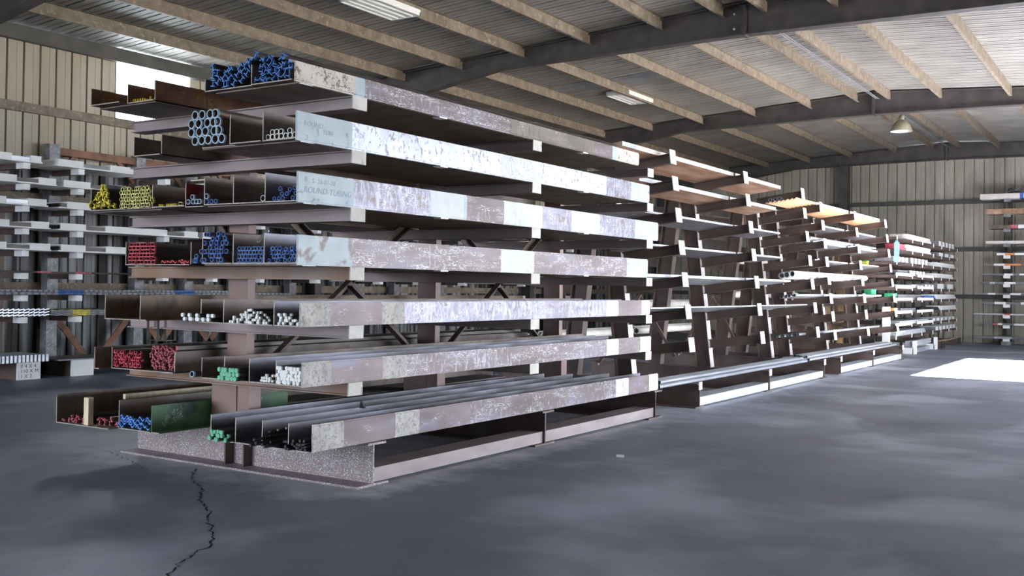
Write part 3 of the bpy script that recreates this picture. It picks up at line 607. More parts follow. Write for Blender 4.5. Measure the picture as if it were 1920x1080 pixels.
for x, zz in ((-6.56, .022), (-6.50, .022), (-6.46, .022), (-6.425, .022), (-6.51, .06)): item('tube', .04, 'bluegrey', 'pipe', x, 5.40, z+zz, 0, 'pipe with a blue-grey rim beside the dark red plate on the third tier', 'blue-grey rimmed pipes')
for x in (-6.37, -6.32, -6.27): item('tube', .036, 'blue_deep', 'pipe', x, 5.43, z+.02, 0, 'blue-rimmed pipe low in the brown third-tier trough', 'blue-rimmed pipes')
item('tube', .044, 'bluegrey', 'pipe', -6.345, 5.40, z+.06, 0, 'long bare brown pipe lying on the blue-rimmed pipes', None)
item('tube', .05, 'bluegrey', 'pipe', -5.76, 5.44, z+.026, 0, 'lone pipe in the otherwise empty brown third-tier trough', None)
for x, zz in ((-5.62, .017), (-5.57, .017), (-5.53, .017), (-5.49, .05), (-5.54, .05), (-5.43, .017), (-5.40, .05), (-5.41, .09), (-5.46, .08), (-5.56, .09)): item('tube', .032, 'blue_deep', 'pipe', x, 5.42, z+zz, 0, 'thin blue tube in the blue-grey trough on the third tier', 'thin blue tubes third tier')
# tier 4
z = LV[3]+SH+FL
pile('rectube', .0285, 'red', 'steelbar', [(-7.285+.0465*i, LV[3]+.002+FL+.0147+.0292*j) for i in range(7) for j in range(6)], 5.42, 'red-ended rectangular tube in the stack on the fourth tier', 'red rectangular tubes', .012, 0)
for x in (-6.93, -6.86, -6.8, -6.72, -6.69, -6.65): item('wavy', .06, 'red', 'steelbar', x, 5.47, LV[3]+.03, random.uniform(-.4, .4), 'bent red strip on the trough floor beside the red rectangular tubes', 'bent red strips', .55)
pile('tube', .038, 'blue_deep', 'pipe', [p for p in hexgrid(-6.42, -6.1, z, z+.25, .0385, .3, .004)], 5.41, 'blue-ended round tube in the tall loose stack on the fourth tier', 'blue tubes in the tall stack', .012)
for x, zz in ((-6.46, .02), (-6.455, .055), (-6.48, .02)): item('tube', .038, 'blue_deep', 'pipe', x-.02, 5.42, LV[3]+SH+zz+.004, 0, 'blue-ended round tube spilling out left of the tall stack', 'spilled blue tubes')
pile('tube', .0345, 'blue_deep', 'pipe', hexgrid(-6.07, -5.725, z, z+.155, .035, .03, .001), 5.47, 'blue-ended round tube in the neat rows on the fourth tier', 'blue tubes in neat rows', .008)
pile('tube', .031, 'blue', 'pipe', hexgrid(-5.705, -5.37, z, z+.13, .0335, .06, .006), 5.46, 'blue-ended round tube in the jumbled trough on the fourth tier', 'jumbled blue tubes', .03)
vb = MB(); vb.add([(-5.86, 5.46, z+.16), (-5.83, 5.46, z+.16), (-5.80, 5.46, z+.235), (-5.83, 5.46, z+.25), (-5.88, 5.46, z+.25), (-5.89, 5.46, z+.245)], [(0, 1, 2, 3, 4, 5)], 'steelbar')
bt = MB(); bt.sweep(rect(.035, .01), (-5.86, 5.5, z+.16), (-5.78, 5.52, z+.24), (0, 1, 0), 'black'); bt.sweep(rect(.035, .01), (-5.86, 5.5, z+.16), (-5.87, 5.6, z+.25), (0, 1, 0), 'galv')
tag(bt.build('bent_strap', None, (-5.86, 5.5, z+.16)), 'bent steel strap sticking up from the neat blue tubes', 'strap')
# tier 5
z = LV[4]+.002+FL
for k, x in enumerate((-6.58, -6.54, -6.5, -6.46, -6.42, -6.39, -6.36, -6.33, -6.30)): item('rod', .032, 'white', 'steelbar', x if x > -6.44 or x < -6.45 else x-.01, 5.40+.02*(k % 2), z+(.018 if x > -6.44 else .018), 0, 'white-ended round bar in the low row on the fifth tier', 'white bar row fifth tier')
for x in (-6.58, -6.50, -6.41, -6.28, -6.23): item('rod', .032, 'white', 'steelbar', x, 5.38, z+.05, 0, 'white-ended round bar lying on the low row on the fifth tier', 'upper white bars fifth tier')
def heap(x0, x1, h, d, peak):
    P = []
    for (x, zz) in hexgrid(x0, x1, 0, h, d, .08, d*.12):
        t = (x-x0)/(x1-x0); lim = h*(1-abs(t-peak)/max(peak, 1-peak)*.85)
        if zz < lim+d*.3: P.append((x, zz))
    return P
pile('rod', .021, 'white', 'steelbar', [(a, b+z) for a, b in heap(-6.07, -5.655, .12, .0215, .5)], 5.44, 'thin white-ended rod in the heap on the fifth tier', 'thin white rods heap', .04)
pile('rod', .024, 'white', 'steelbar', [(a, b+z) for a, b in heap(-5.62, -5.375, .1, .0245, .2)], 5.47, 'white-ended rod in the narrow fifth-tier trough', 'white rods narrow trough', .03)
# tier 6
z = LV[5]+.002+FL
pile('chan', .038, 'red', 'steelbar', hexgrid(-7.76, -7.37, z+.01, z+.165, .033, .02, .003), 5.62, 'bright red-ended channel bar in the left bundle on the sixth tier', 'left red channel bars', .03, .5)
pile('zee', .030, 'pink', 'steelbar', hexgrid(-7.345, -6.98, z+.01, z+.22, .0285, .02, .003), 5.68, 'faded red-ended folded section in the square bundle on the sixth tier', 'faded red folded sections', .02, 1.2)
item('tube', .05, 'bluegrey', 'steelbar', -6.50, 5.42, z+.026, 0, 'dull pipe end poking out left of the brown sixth-tier trough', None)
pile('rod', .036, 'green', 'steelbar', [p for p in hexgrid(-6.205, -5.96, z, z+.115, .0365, .04, .002)], 5.42, 'mint green-ended round bar on the sixth tier', 'green bars sixth tier', .01)
pile('rod', .02, 'white', 'steelbar', [(a, b+z) for a, b in heap(-5.84, -5.66, .085, .024, .6)], 5.5, 'small white-ended rod in the nearly empty sixth-tier trough', 'small white rods sixth tier', .03)
pile('rod', .03, 'white', 'steelbar', hexgrid(-5.635, -5.375, z, z+.155, .0305, .03, .002), 5.48, 'white-ended round bar in the packed sixth-tier trough', 'packed white bars sixth tier', .01)
# bottom tier
z = .352+FL
pile('zee', .034, 'pink', 'steelbar', [(a, b+z) for a, b in heap(-8.2, -7.9, .075, .036, .7)], 5.45, 'pink-ended folded section left of the timber post', 'pink sections left', .03, 1.5)
pile('zee', .034, 'pink', 'steelbar', [(a, b+z) for a, b in heap(-7.82, -7.53, .075, .036, .4)], 5.52, 'pink-ended folded section right of the timber post', 'pink sections right', .03, 1.5)
tp = MB(); tp.box(-7.885, -7.82, 5.42, 5.47, z, z+.235, 'wood'); tag(tp.build('timber_post', None, (-7.85, 5.45, z)), 'upright pale timber stub among pink sections in the bottom left trough', 'post')
tl = MB(); tl.box(-7.80, -7.765, 5.75, 9.0, z+.2, z+.245, 'wood'); tl.box(-7.80, -7.765, 6.6, 6.64, z, z+.2, 'wood'); tl.box(-7.80, -7.765, 8.96, 9.0, z, z+.2, 'wood'); tag(tl.build('timber_rail', None, (-7.78, 5.6, z)), 'long pale timber rail behind the timber stub on the bottom tier', 'rail')
pile('wavy', .074, 'blue', 'steelbar', [(-7.455+.076*(k % 5), z+.026+.0225*(k//5)) for k in range(20)], 5.5, 'blue-ended wavy section left of the green plate', 'blue wavy sections', .03, .06)
pile('rod', .030, 'green', 'steelbar', [(a, b+z) for a, b in heap(-6.4, -6.15, .11, .031, .4)], 5.5, 'mint green-ended round bar on the bottom tier', 'green bars bottom tier', .03)
for k in range(16): item('rod', .022, 'black', 'black', -5.80+.0145*k, 5.5+random.uniform(-.15, .1), z+.012+random.uniform(0, .07), 0, 'black bar lying in the bottom-tier trough of loose bars', 'black bars loose', 5.0)
for k in range(6): item('rod', .018, 'galv_d', 'steelbar', -5.82+.04*k, 5.6+.05*k, z+.10+.012*k, 0, 'grey bar on top of the loose black bars on the bottom tier', 'grey bars on black bars', 5.0)
pile('rod', .022, 'black', 'black', [(a, b+z) for a, b in heap(-5.545, -5.365, .1, .023, .6)], 5.52, 'black bar in the narrow bottom-tier trough', 'black bars narrow trough', .05)
for k, (x, y) in enumerate(((-5.95, 6.6), (-6.0, 6.75))):
    pass
fn = MB(); fn.add([(-5.80, 6.62, .552), (-5.74, 6.62, .552), (-5.77, 6.60, .62), (-5.80, 6.64, .552), (-5.74, 6.64, .552), (-5.77, 6.62, .62)], [(0, 1, 2), (3, 4, 5), (0, 1, 4, 3), (1, 2, 5, 4), (2, 0, 3, 5)], 'black')

tag(fn.build('steel_offcut', None, (-5.77, 6.63, .552)), 'small black triangular offcut on a bottom-tier trough edge', 'offcut')
# ------------------------------------------------------------------ A-frame cantilever racks behind
def aframe(label, ys, levels, zbase=.33, x0=-5.33, group=None):
    t = empty('a_frame_rack', (-6.95, ys[0], 0), label, 'rack')
    cx = -6.95
    for y in ys:
        b = MB(); m = 'dark'
        b.box(cx-1.62, x0-.02, y-.15, y+.15, 0, .016, m); b.box(cx-1.62, x0-.02, y-.09, y+.09, zbase-.016, zbase, m); b.box(cx-1.62, x0-.02, y-.008, y+.008, .016, zbase-.016, m)
        bo = b.build('base_beam', t)
        e = MB(); e.box(x0-.02, x0-.008, y-.055, y+.055, zbase-.085, zbase+.02, 'tip_rack'); e.build('end_plate', bo)
        top = levels[0]+.02
        for s in (1, -1):
            lean = .118
            xf0 = cx+s*.60; xf1 = xf0-s*lean*(min(top, 3.25)-zbase)
            prof = I(.26, .15, .012, .016)
            c = MB(); c.sweep(prof, (xf0-s*.11, y+(.0 if s > 0 else .16), zbase), (xf1-s*.11, y+(.0 if s > 0 else .16), min(top, 3.25)), (1, 0, 0), 'dark')
            fl = (.14-.008) if s > 0 else -.14+.008
            d = Vector((xf1-xf0, 0, min(top, 3.25)-zbase))
            c.sweep(rect(.15, .006), (xf0-s*.11+s*.134, y+(.0 if s > 0 else .16), zbase), (xf1-s*.11+s*.134, y+(.0 if s > 0 else .16), min(top, 3.25)), (1, 0, 0), 'dark_edge' if s > 0 else 'column')
            co_ = c.build('column', t)
            for z in levels:
                xt = x0-.12*z-.055 if s > 0 else 2*cx-(x0-.12*z-.055)
                xr = xf0-s*lean*(z-.1-zbase)+s*.03
                yy = y-.0 if s > 0 else y+.16
                drop = abs(xt-xr)*.13
                a = MB(); a.sweep(I(.14, .11, .012, .014), (xr, yy, z-drop), (xt, yy, z), (0, 0, 1), m)
                ao = a.build('arm', t, (xr, yy, z-drop))
                if s > 0:
                    e = MB(); e.sweep(rect(.19, .20), (xt, yy, z+.018), (xt+.01, yy, z+.0193), (0, 0, 1), 'tip_rack'); e.build('end_plate', ao)
    for a, b in zip(ys, ys[1:]):
        tb = MB(); tb.box(x0-.3, x0-.045, a+.02, b-.02, .02, .135, 'silver'); tb.build('tie_beam', t)
        for (p, q) in (((a+.1, .5), ((a+b)/2, 1.5)), ((b-.1, .5), ((a+b)/2, 1.5))):
            k = MB(); k.sweep(angle(.06, .007), (cx, p[0], p[1]), (cx, q[0], q[1]), (1, 0, 0), 'column'); k.build('brace', t)
    return t
WHO = ('near', 'far')
L2 = [3.42, 3.05, 2.61, 2.16, 1.72, 1.28, .83]
L3 = [3.25, 2.89, 2.53, 2.17, 1.82, 1.45, 1.10, .74]
Y2 = [13.05, 15.95, 19.02]; Y3 = [20.15, 22.75, 25.6]
aframe('dark brown A-frame cantilever rack just behind the front rack', Y2, L2)
aframe('dark brown A-frame cantilever rack beyond the first A-frame rack', Y3, L3)
def arm_z(z, x, tilt=.13):
    """top of an arm whose tip centre height is z, at position x"""
    xt = -5.33-.12*z-.055; return z+.071-(xt-x)*tilt
def lying(name, label, cat, x0, x1, y0, y1, z, th, m, edge=None, tilt=.13, wave=0., group=None, end=None, off=0.):
    """flat stock lying on tilted arms (z = level tip height)"""
    zz = lambda x: arm_z(z, x, tilt)+.003+off
    mb = MB()
    if wave:
        n = int((x1-x0)/.02); top = [(x0+(x1-x0)*k/n, wave*math.sin(k*PI/2)) for k in range(n+1)]
        vs = []
        for yy in (y0, y1):
            for dz in (th, 0): vs += [(a, yy, zz(a)+h+wave+dz) for a, h in top]
        k = n+1
        fs = [(i, i+1, 2*k+i+1, 2*k+i) for i in range(n)]+[(k+i, k+i+1, 3*k+i+1, 3*k+i) for i in range(n)]+[(i, i+1, k+i+1, k+i) for i in range(n)]+[(2*k+i, 2*k+i+1, 3*k+i+1, 3*k+i) for i in range(n)]
        fs += [(0, k, 3*k, 2*k), (n, k+n, 3*k+n, 2*k+n)]
        mb.add(vs, fs, m)
    else:
        v = [(x, y, zz(x)+h) for x in (x0, x1) for y in (y0, y1) for h in (0, th)]
        mb.add(v, [(0, 1, 3, 2), (0, 4, 5, 1), (2, 3, 7, 6), (0, 2, 6, 4), (1, 5, 7, 3)], m); mb.add(v, [(4, 6, 7, 5)], edge or m)
    o = mb.build(name, None, (x0, y0, zz(x0)))
    return tag(o, label, cat, group)
# rack A stock
PAN = [(11.9, 15.95, 'near'), (16.02, 18.35, 'far')]
for lv, th, m, ed, nm, sb in ((0, .06, 'plankbrown', 'whiteedge', 'thick brown deck panel with whitened edge', .2), (1, .06, 'plankbrown', 'silver', 'brown deck panel with silver edge', .33), (2, .03, 'grey_plate', 'silver', 'grey deck panel', .3), (3, .03, 'grey_plate', 'silver', 'thin grey deck panel', .3), (4, .035, 'silver', 'silver', 'silver deck panel', .2)):
    for ya, yb, who in PAN:
        if lv in (1, 3) and who == 'near': ya = 12.6
        xt = -5.33-.12*L2[lv]-.055-sb
        o = lying('deck_panel', '%s on the %s arms, first A-frame rack, %s half' % (nm, ('top', 'second', 'third', 'fourth', 'fifth')[lv], who), 'panel', -6.35-.118*(L2[lv]-.15-.33)+.03, xt, ya, yb, L2[lv], th, m, ed)
        if lv == 0:
            zt = arm_z(L2[0], xt)+.003
            for a_ in ((11.9, 15.2) if who == 'near' else (17.9,)): e = MB(); e.box(xt-.001, xt+.003, a_, a_+.4, zt, zt+.06, 'paint_blue'); e.build('paint_mark', o)
        elif lv in (1, 2, 4):
            e = MB(); zt = arm_z(L2[lv], xt-.07)+.003+th; e.box(xt-.07, xt-.03, ya+.02, yb-.03, zt-.004, zt+.014, 'silver'); e.build('edge_strip', o)
lying('steel_sheet', 'long thin sheet lying across the sixth arms of the first A-frame rack', 'sheet', -6.42, -5.33-.12*L2[5]-.075, 11.9, 18.6, L2[5], .016, 'silver', 'silver')
for k in range(5):
    o = item('tube', .05, 'galv', 'galv', -5.46-.085*k, 11.95+.2*(k % 2), .357, 0, 'long silver tube lying on the base beams of the first A-frame rack', 'silver tubes on base beams', 6.3)
for k in range(3): item('tube', .05, 'galv', 'galv', -5.52-.085*k, 12.1, .40, 0, 'silver tube in the upper layer on the base beams of the first A-frame rack', 'upper silver tubes on base beams', 6.1)
# rack B stock
lying('corrugated_sheet', 'orange corrugated sheet end sticking out before the top arms of the second A-frame rack', 'sheet', -6.42, -5.83, 18.75, 20.08, L3[0], .006, 'ply', wave=.014, off=.0)
for x in (-6.38, -6.28, -6.2): item('tube', .07, 'galv', 'galv', x, 18.9, arm_z(L3[0], x)+.085, 0, 'short bare tube lying on the orange corrugated sheet', 'tubes on the orange sheet', 1.0)
for i, (ya, yb, who) in enumerate(((20.22, 22.68, 'near'), (22.82, 25.53, 'far'))):
    for lv, th, m, ed, nm in ((0, .07, 'ply', 'whiteedge', 'orange plywood deck panel'), (1, .035, 'grey_plate', 'silver', 'grey deck panel'), (2, .04, 'grey_plate', 'silver', 'grey deck panel'), (3, .03, 'grey_plate', 'silver', 'thin grey deck panel')):
        lying('deck_panel', '%s on the %s arms, second A-frame rack, %s bay' % (nm, ('top', 'second', 'third', 'fourth')[lv], who), 'panel', -6.5, -5.33-.12*L3[lv]-.055-(.12 if lv == 0 else .25), ya, yb, L3[lv], th, m, ed)
for k in range(6): 
    o = item('tube', .05, 'galv', 'galv', -5.80-.09*k, 19.5, 0, 0, 'grey tube lying on the third arms of the second A-frame rack', 'grey tubes on third arms', 5.2); o.location.z = arm_z(L3[2], o.location.x)+.05
def arm_tubes(lv, n, d, y, ln, head, body, label, group, x0=-5.72):
    for k in range(n):
        x = x0-d*1.05*k
        o = item('tube', d, head, body, x, y+random.uniform(-.1, .1), arm_z(L3[lv], x)+d/2+.004, 0, label, group, ln)
wp = MB(); 
for k in range(3):
    x = -5.85-.13*k; o = item('tube', .12, 'tip_clean', 'tip_clean', x, 18.6+.1*k, arm_z(L3[4], x)+.064, 0, 'white wrapped pipe on the fifth arms of the second A-frame rack', 'white wrapped pipes', 5.4)
arm_tubes(5, 7, .05, 18.4, 6.6, 'plastic_dkgreen', 'galv', 'silver tube with dark green end on the sixth arms of the second A-frame rack', 'green-ended tubes on sixth arms')
arm_tubes(7, 8, .05, 18.6, 6.2, 'plastic_dkgreen', 'galv', 'silver tube with dark green end on the lowest arms of the second A-frame rack', 'green-ended tubes on lowest arms')
for k in range(7): item('tube', .05, 'plastic_dkgreen', 'galv', -5.5-.08*k, 18.5+random.uniform(-.1, .1), .357, 0, 'silver tube with dark green end on the base beams of the second A-frame rack', 'green-ended tubes on base beams', 7.0)
for k in range(4): item('tube', .05, 'plastic_dkgreen', 'galv', -5.56-.08*k, 18.6+random.uniform(-.1, .1), .402, 0, 'silver tube with dark green end in the upper layer on the second base beams', 'upper green-ended tubes on base beams', 6.8)
def smallbox(name, label, cat, x, y, z, dx, dy, dz, m, lid=None):
    mb = MB(); mb.box(-dx/2, dx/2, -dy/2, dy/2, 0, dz, m)
    if lid: mb.box(-dx/2-.01, dx/2+.01, -dy/2-.01, dy/2+.01, dz, dz+.02, lid)
    o = mb.build(name); o.location = (x, y, z); return tag(o, label, cat)
# loose things around the A-frame racks
smallbox('plastic_crate', 'bright green plastic crate on the sixth arms of the second A-frame rack', 'crate', -5.95, 24.9, arm_z(L3[5], -5.95)+.06, .16, .45, .12, 'plastic_green', 'plastic_green')
smallbox('plastic_bag', 'small green bag behind the fifth arms of the second A-frame rack', 'bag', -6.2, 23.9, arm_z(L3[4], -6.2)+.04, .2, .4, .14, 'plastic_green')
smallbox('tape_roll_box', 'lime and yellow box on the fourth arms of the second A-frame rack', 'box', -6.15, 25.1, arm_z(L3[3], -6.15)+.03, .18, .2, .13, 'yellow', 'plastic_green')
smallbox('white_carton', 'white carton standing behind the first A-frame rack columns', 'box', -6.97, 21.3, 1.0, .2, .55, .22, 'tip_clean')
cy = MB()
for k in range(5): cy.box(-7.6, -7.55, 24.9+.7*k, 25.3+.7*k, 0, 3.0, 'cardboard')
def panel(y0, y1, m, lab):
    mb = MB(); mb.box(-7.55, -7.5, y0, y1, 0, 3.05, m); tag(mb.build('tall_board', None, (-7.5, y0, 0)), lab, 'panel')
panel(26.9, 27.5, 'cardboard', 'tall tan board standing nearer, behind the far pigeonhole rack')
panel(27.9, 28.5, 'cardboard', 'tall tan board standing farther, behind the far pigeonhole rack')
pp = MB(); pp.box(-5.98, -5.82, 26.27, 26.42, 0, 1.25, 'tip_clean'); tag(pp.build('white_post', None, (-5.9, 26.35, 0)), 'short white painted post at the end of the second A-frame rack', 'post')

# ------------------------------------------------------------------ far pigeonhole rack
LF = [3.00, 2.70, 2.38, 2.05, 1.73, 1.42, 1.09, .78, .50]
fr = empty('shelf_rack', (-6.5, 28.4, 0), 'far many-tiered shelf rack with white lips near the far wall', 'rack')
PY = [26.55, 28.4, 29.7, 31.25, 32.5, 33.8, 35.15]
for y in PY:
    for x in (-7.3, -6.25):
        p = MB(); p.box(x-.03, x+.03, y-.03, y+.03, 0, 3.02 if x < -7 else 2.99, 'eave'); p.build('post', fr)
    for z in LF:
        a = MB(); a.box(-7.33, -5.71, y-.035, y+.035, z-.07, z-.0, 'dark'); ao = a.build('arm', fr, (-6.5, y, z))
        e = MB(); e.box(-5.71, -5.70, y-.04, y+.04, z-.075, z+.03, 'tip_clean'); e.build('end_plate', ao)
for j in range(3, 8):
    for y0, y1 in ((26.5, 28.42), (29.1, 31.28)):
        l = MB(); l.box(-5.72, -5.702, y0, y1, LF[j]-.02, LF[j]+.055, 'tip_clean'); l.build('shelf_lip', fr)
for z in LF:
    s = MB(); s.box(-7.25, -5.74, 26.6, 35.1, z+.001, z+.008, 'grey_plate'); s.build('shelf', fr)
for y in (28.15, 31.0, 32.15, 34.9):
    b = MB(); b.box(-7.3, -5.6, y-.1, y+.1, 0, .16, 'tip_clean' if y < 31.5 else 'dark'); b.box(-5.62, -5.55, y-.1, y+.12, 0, .35 if y < 31.5 else .2, 'tip_clean' if y < 31.5 else 'eave'); b.build('foot', fr)
BAYN = {0: 'nearest', 1: 'second', 2: 'third', 3: 'last'}
def stock(tier, bay, y0, y1, h, m, bands=0, bm='tip_clean', name='bar_bundle', cat='bundle', w=.45):
    z = LF[tier]+.009
    t = empty(name, (-5.95, y0, z), '%s on the %s shelf of the far rack, %s bay' % ({'tip_clean': 'white faced bar bundle', 'whiteedge': 'pale bar bundle', 'grey_plate': 'grey bar bundle', 'red': 'red bagged bundle', 'plastic_blue': 'blue wrapped bundle', 'plastic_green': 'green wrapped bundle', 'plankbrown': 'brown bar bundle', 'silver': 'silver bar bundle', 'black': 'dark bar bundle', 'orange': 'orange wrapped bundle'}[m], ORD[tier]+' from top', BAYN[bay]), cat)
    mb = MB(); n = max(2, int(w/.07)); r = max(1, int(h/.05))
    for k in range(n):
        for q in range(r): mb.box(-5.76-w/n*(k+1)+.004, -5.76-w/n*k, y0, y1-.05*((k*7+q*3) % 4), z+h/r*q, z+h/r*(q+1)-.003, m if not bands else 'grey_plate')
    mb.build('bars', t)
    for k in range(bands):
        a = y0+(y1-y0)*(k+.1)/bands; b = a+(y1-y0)/bands*.6
        e = MB(); e.box(-5.76-w, -5.752, a, b, z, z+h+.004, bm); e.build('painted_band', t)
stock(0, 1, 28.0, 31.2, .14, 'whiteedge'); stock(0, 3, 32.3, 35.0, .14, 'tip_clean', 5)
stock(1, 0, 26.85, 27.85, .14, 'red', 0, w=.3); stock(1, 1, 28.0, 31.2, .16, 'tip_clean'); stock(1, 3, 32.3, 35.1, .10, 'tip_clean', 3)
stock(2, 0, 26.4, 28.2, .12, 'tip_clean', 4); stock(2, 1, 28.4, 30.8, .14, 'tip_clean', 5); stock(2, 3, 32.0, 35.1, .13, 'tip_clean')
stock(3, 0, 26.9, 28.2, .12, 'grey_plate'); stock(3, 1, 28.3, 30.4, .13, 'tip_clean', 5); stock(3, 3, 31.8, 34.8, .13, 'tip_clean')
stock(4, 0, 26.5, 28.4, .07, 'silver'); stock(4, 1, 28.6, 30.1, .09, 'silver'); stock(4, 2, 30.3, 31.7, .1, 'plastic_blue', 3); stock(4, 3, 32.05, 35.2, .14, 'tip_clean', 2)
stock(5, 0, 26.6, 26.95, .16, 'plastic_green', w=.25); stock(5, 1, 27.0, 29.9, .13, 'grey_plate'); stock(5, 2, 30.3, 31.9, .1, 'plastic_blue'); stock(5, 3, 32.1, 35.3, .14, 'tip_clean')
stock(6, 0, 26.5, 27.1, .12, 'orange', w=.3); stock(6, 1, 27.3, 29.3, .1, 'grey_plate'); stock(6, 2, 29.8, 32.5, .1, 'black'); stock(6, 3, 32.9, 35.4, .13, 'tip_clean')
stock(7, 1, 27.2, 30.9, .09, 'silver'); stock(7, 3, 31.4, 35.2, .08, 'grey_plate', 6)
stock(8, 1, 26.8, 30.5, .12, 'silver'); stock(8, 3, 31.9, 35.3, .10, 'grey_plate', 6)
cl = MB(); cl.sweep(rect(.12, .02), (-5.69, 26.45, 2.86), (-5.69, 26.45, 2.36), (0, 1, 0), 'lightblue'); cl.sweep(rect(.06, .02), (-5.69, 26.45, 2.90), (-5.69, 26.45, 2.86), (0, 1, 0), 'lightblue')
tag(cl.build('hanging_rag', None, (-5.69, 26.45, 2.8)), 'light blue rag hanging from the far rack', 'rag')
tp = MB(); 
for k in range(4): tp.box(-6.6, -5.6, 27.9+.8*k, 28.5+.8*k, .17, .27, 'silver')
smallbox('timber_beam', 'pale timber beam across the feet of the far rack', 'timber', -5.75, 29.5, .2, .14, 2.7, .13, 'silver')
smallbox('timber_beam', 'low grey timber beam under the far rack', 'timber', -5.75, 29.5, .0, .1, 2.5, .12, 'galv')
smallbox('timber_beam', 'brown timber beam at the last bay foot of the far rack', 'timber', -5.75, 33.5, .16, .12, 2.5, .05, 'plankbrown')

# ------------------------------------------------------------------ rack on the far wall at the right edge
wr = empty('wall_rack', (-4.3, 35.8, 0), 'cantilever rack against the far wall at the right edge', 'rack')
LW = [4.62, 4.14, 3.67, 3.20, 2.83, 2.50, 2.20, 1.92, 1.58, 1.28, .94, .62, .19]
for x in (-4.3, -1.8):
    p = MB(); p.box(x-.06, x+.06, 36.1, 36.3, 0, 5.0, 'eave'); p.build('post', wr)
    for z in LW:
        a = MB(); a.box(x-.05, x+.05, 35.5, 36.1, z-.07, z-.002, 'mill'); ao = a.build('arm', wr, (x, 35.8, z)); e = MB(); e.box(x-.1, x+.1, 35.47, 35.5, z-.1, z-.0, 'galv_d' if z > 3 else 'tip_clean'); e.build('end_plate', ao)
    b = MB(); b.box(x-.14, x+.14, 35.4, 36.3, 0, .11, 'galv_d'); b.build('foot', wr)
WS = [(4.62, -5.1, .17, 'whiteedge', [(-3.95, -3.85, 'plastic_blue'), (-3.84, -3.2, 'tip_clean')]), (4.14, -4.9, .17, 'plankbrown', []), (3.67, -4.85, .12, 'mill', [(-4.2, -4.0, 'pink'), (-3.99, -3.2, 'tip_clean')]), (3.20, -4.92, .09, 'whiteedge', []),
      (2.83, -4.69, .07, 'mill', [(-4.6, -4.36, 'tip_clean'), (-4.35, -4.1, 'orange'), (-4.09, -3.2, 'tip_clean')]), (2.50, -4.97, .06, 'mill', [(-4.68, -4.37, 'tip_clean'), (-4.36, -3.9, 'orange')]), (2.20, -5.04, .05, 'grey_plate', [(-4.38, -4.13, 'tip_clean'), (-3.95, -3.2, 'tip_clean')]), (1.92, -5.09, .06, 'grey_plate', [(-4.38, -4.05, 'tip_clean'), (-4.8, -4.65, 'galv')]),
      (1.58, -5.17, .05, 'grey_plate', [(-4.85, -4.63, 'tip_clean'), (-4.2, -3.9, 'tip_clean')]), (1.28, -5.01, .07, 'grey_plate', [(-4.65, -4.33, 'tip_clean'), (-3.9, -3.2, 'tip_clean')]), (.94, -5.26, .04, 'silver', [(-4.36, -4.2, 'red')]), (.62, -4.98, .05, 'grey_plate', [(-4.7, -4.57, 'red'), (-4.56, -4.43, 'tip_clean'), (-4.1, -3.2, 'tip_clean')]), (.19, -5.26, .06, 'grey_plate', [(-4.65, -4.15, 'galv')])]
for k, (z, x, h, m, bands) in enumerate(WS):
    t = empty('bar_bundle', (x, 35.7, z), '%s bundle on the %s tier from the top of the right-hand wall rack' % ({'whiteedge': 'pale bar', 'plankbrown': 'brown bar', 'mill': 'dark bar', 'grey_plate': 'grey bar', 'silver': 'silver bar'}[m], (ORD+['eleventh', 'twelfth', 'thirteenth'])[k]), 'bundle')
    b = MB()
    for q in range(5): b.box(x+.03*(q % 3), -1.2, 35.52+.1*q, 35.61+.1*q, z+.001, z+h-.006*(q % 2), m)
    b.build('bars', t)
    for a, c, bm_ in bands: e = MB(); e.box(a, c, 35.51, 36.03, z+.001, z+h+.006, bm_); e.build('painted_band', t)
random.seed(11)
for k in range(9):
    item('tube', .05, 'galv', 'galv', 0, 0, 0, 0, 'short silver offcut in the heap on top of the right-hand wall rack', 'silver offcuts', .5)
    o = C.objects[-1]; o.location = (-4.35+.09*k, 35.55+random.uniform(0, .2), 4.83+random.uniform(0, .06)); o.rotation_euler = (random.uniform(.1, .5), 0, random.uniform(-.5, .5))

# ------------------------------------------------------------------ rack along the left wall
lr = empty('wall_rack', (-16.3, 10.5, 0), 'long white-tipped cantilever rack along the left wall', 'rack')
LC = [9.55, 10.53, 12.3, 13.45, 14.67, 16.3, 18.4, 19.9, 21.8, 24.7, 27.5]
LL = [3.505, 3.165, 2.81, 2.445, 2.09, 1.725, 1.365, 1.01]
for y in LC:
    if y != 9.55:
        p = MB(); p.box(-16.45, -16.27, y-.1, y+.1, 0, 3.98, 'galv_d'); p.build('post', lr)
    else:
        p = MB(); p.box(-16.45, -16.27, y-.1, y+.1, 0, 3.5, 'dark'); p.build('post', lr)
    for z in LL:
        a = MB(); a.box(-16.27, -15.72, y-.045, y+.045, z-.09, z, 'dark'); ao = a.build('arm', lr, (-16, y, z))
        e = MB(); e.box(-15.72, -15.50, y-.06, y+.055, z-.098, z-.003, 'tip_clean'); e.build('painted_tip', ao)
    b = MB(); b.box(-16.5, -15.53, y-.1, y+.1, .0, .27, 'dark'); bo = b.build('base_beam', lr); e = MB(); e.box(-15.53, -15.5, y-.12 if y != 9.55 else y-.1, y+.3, .0, .275, 'tip_clean'); e.build('end_plate', bo)
for a, b in zip(LC[1:4], LC[2:5]):
    t = MB(); t.box(-16.42, -16.3, a+.1, b-.1, 3.80, 3.93, 'rust'); t.build('top_rail', lr)
    for y0, y1 in ((a+.1, a+.45), (b-.1, b-.45)):
        t = MB(); t.sweep(rect(.08, .05), (-16.36, y0, 3.45), (-16.36, y1, 3.82), (1, 0, 0), 'rust'); t.build('knee_brace', lr)
        t = MB(); t.sweep(rect(.12, .02), (-16.36, y0, 1.0), (-16.36, y1+.25*(1 if y1 > y0 else -1), .3), (1, 0, 0), 'rust'); t.build('brace', lr)
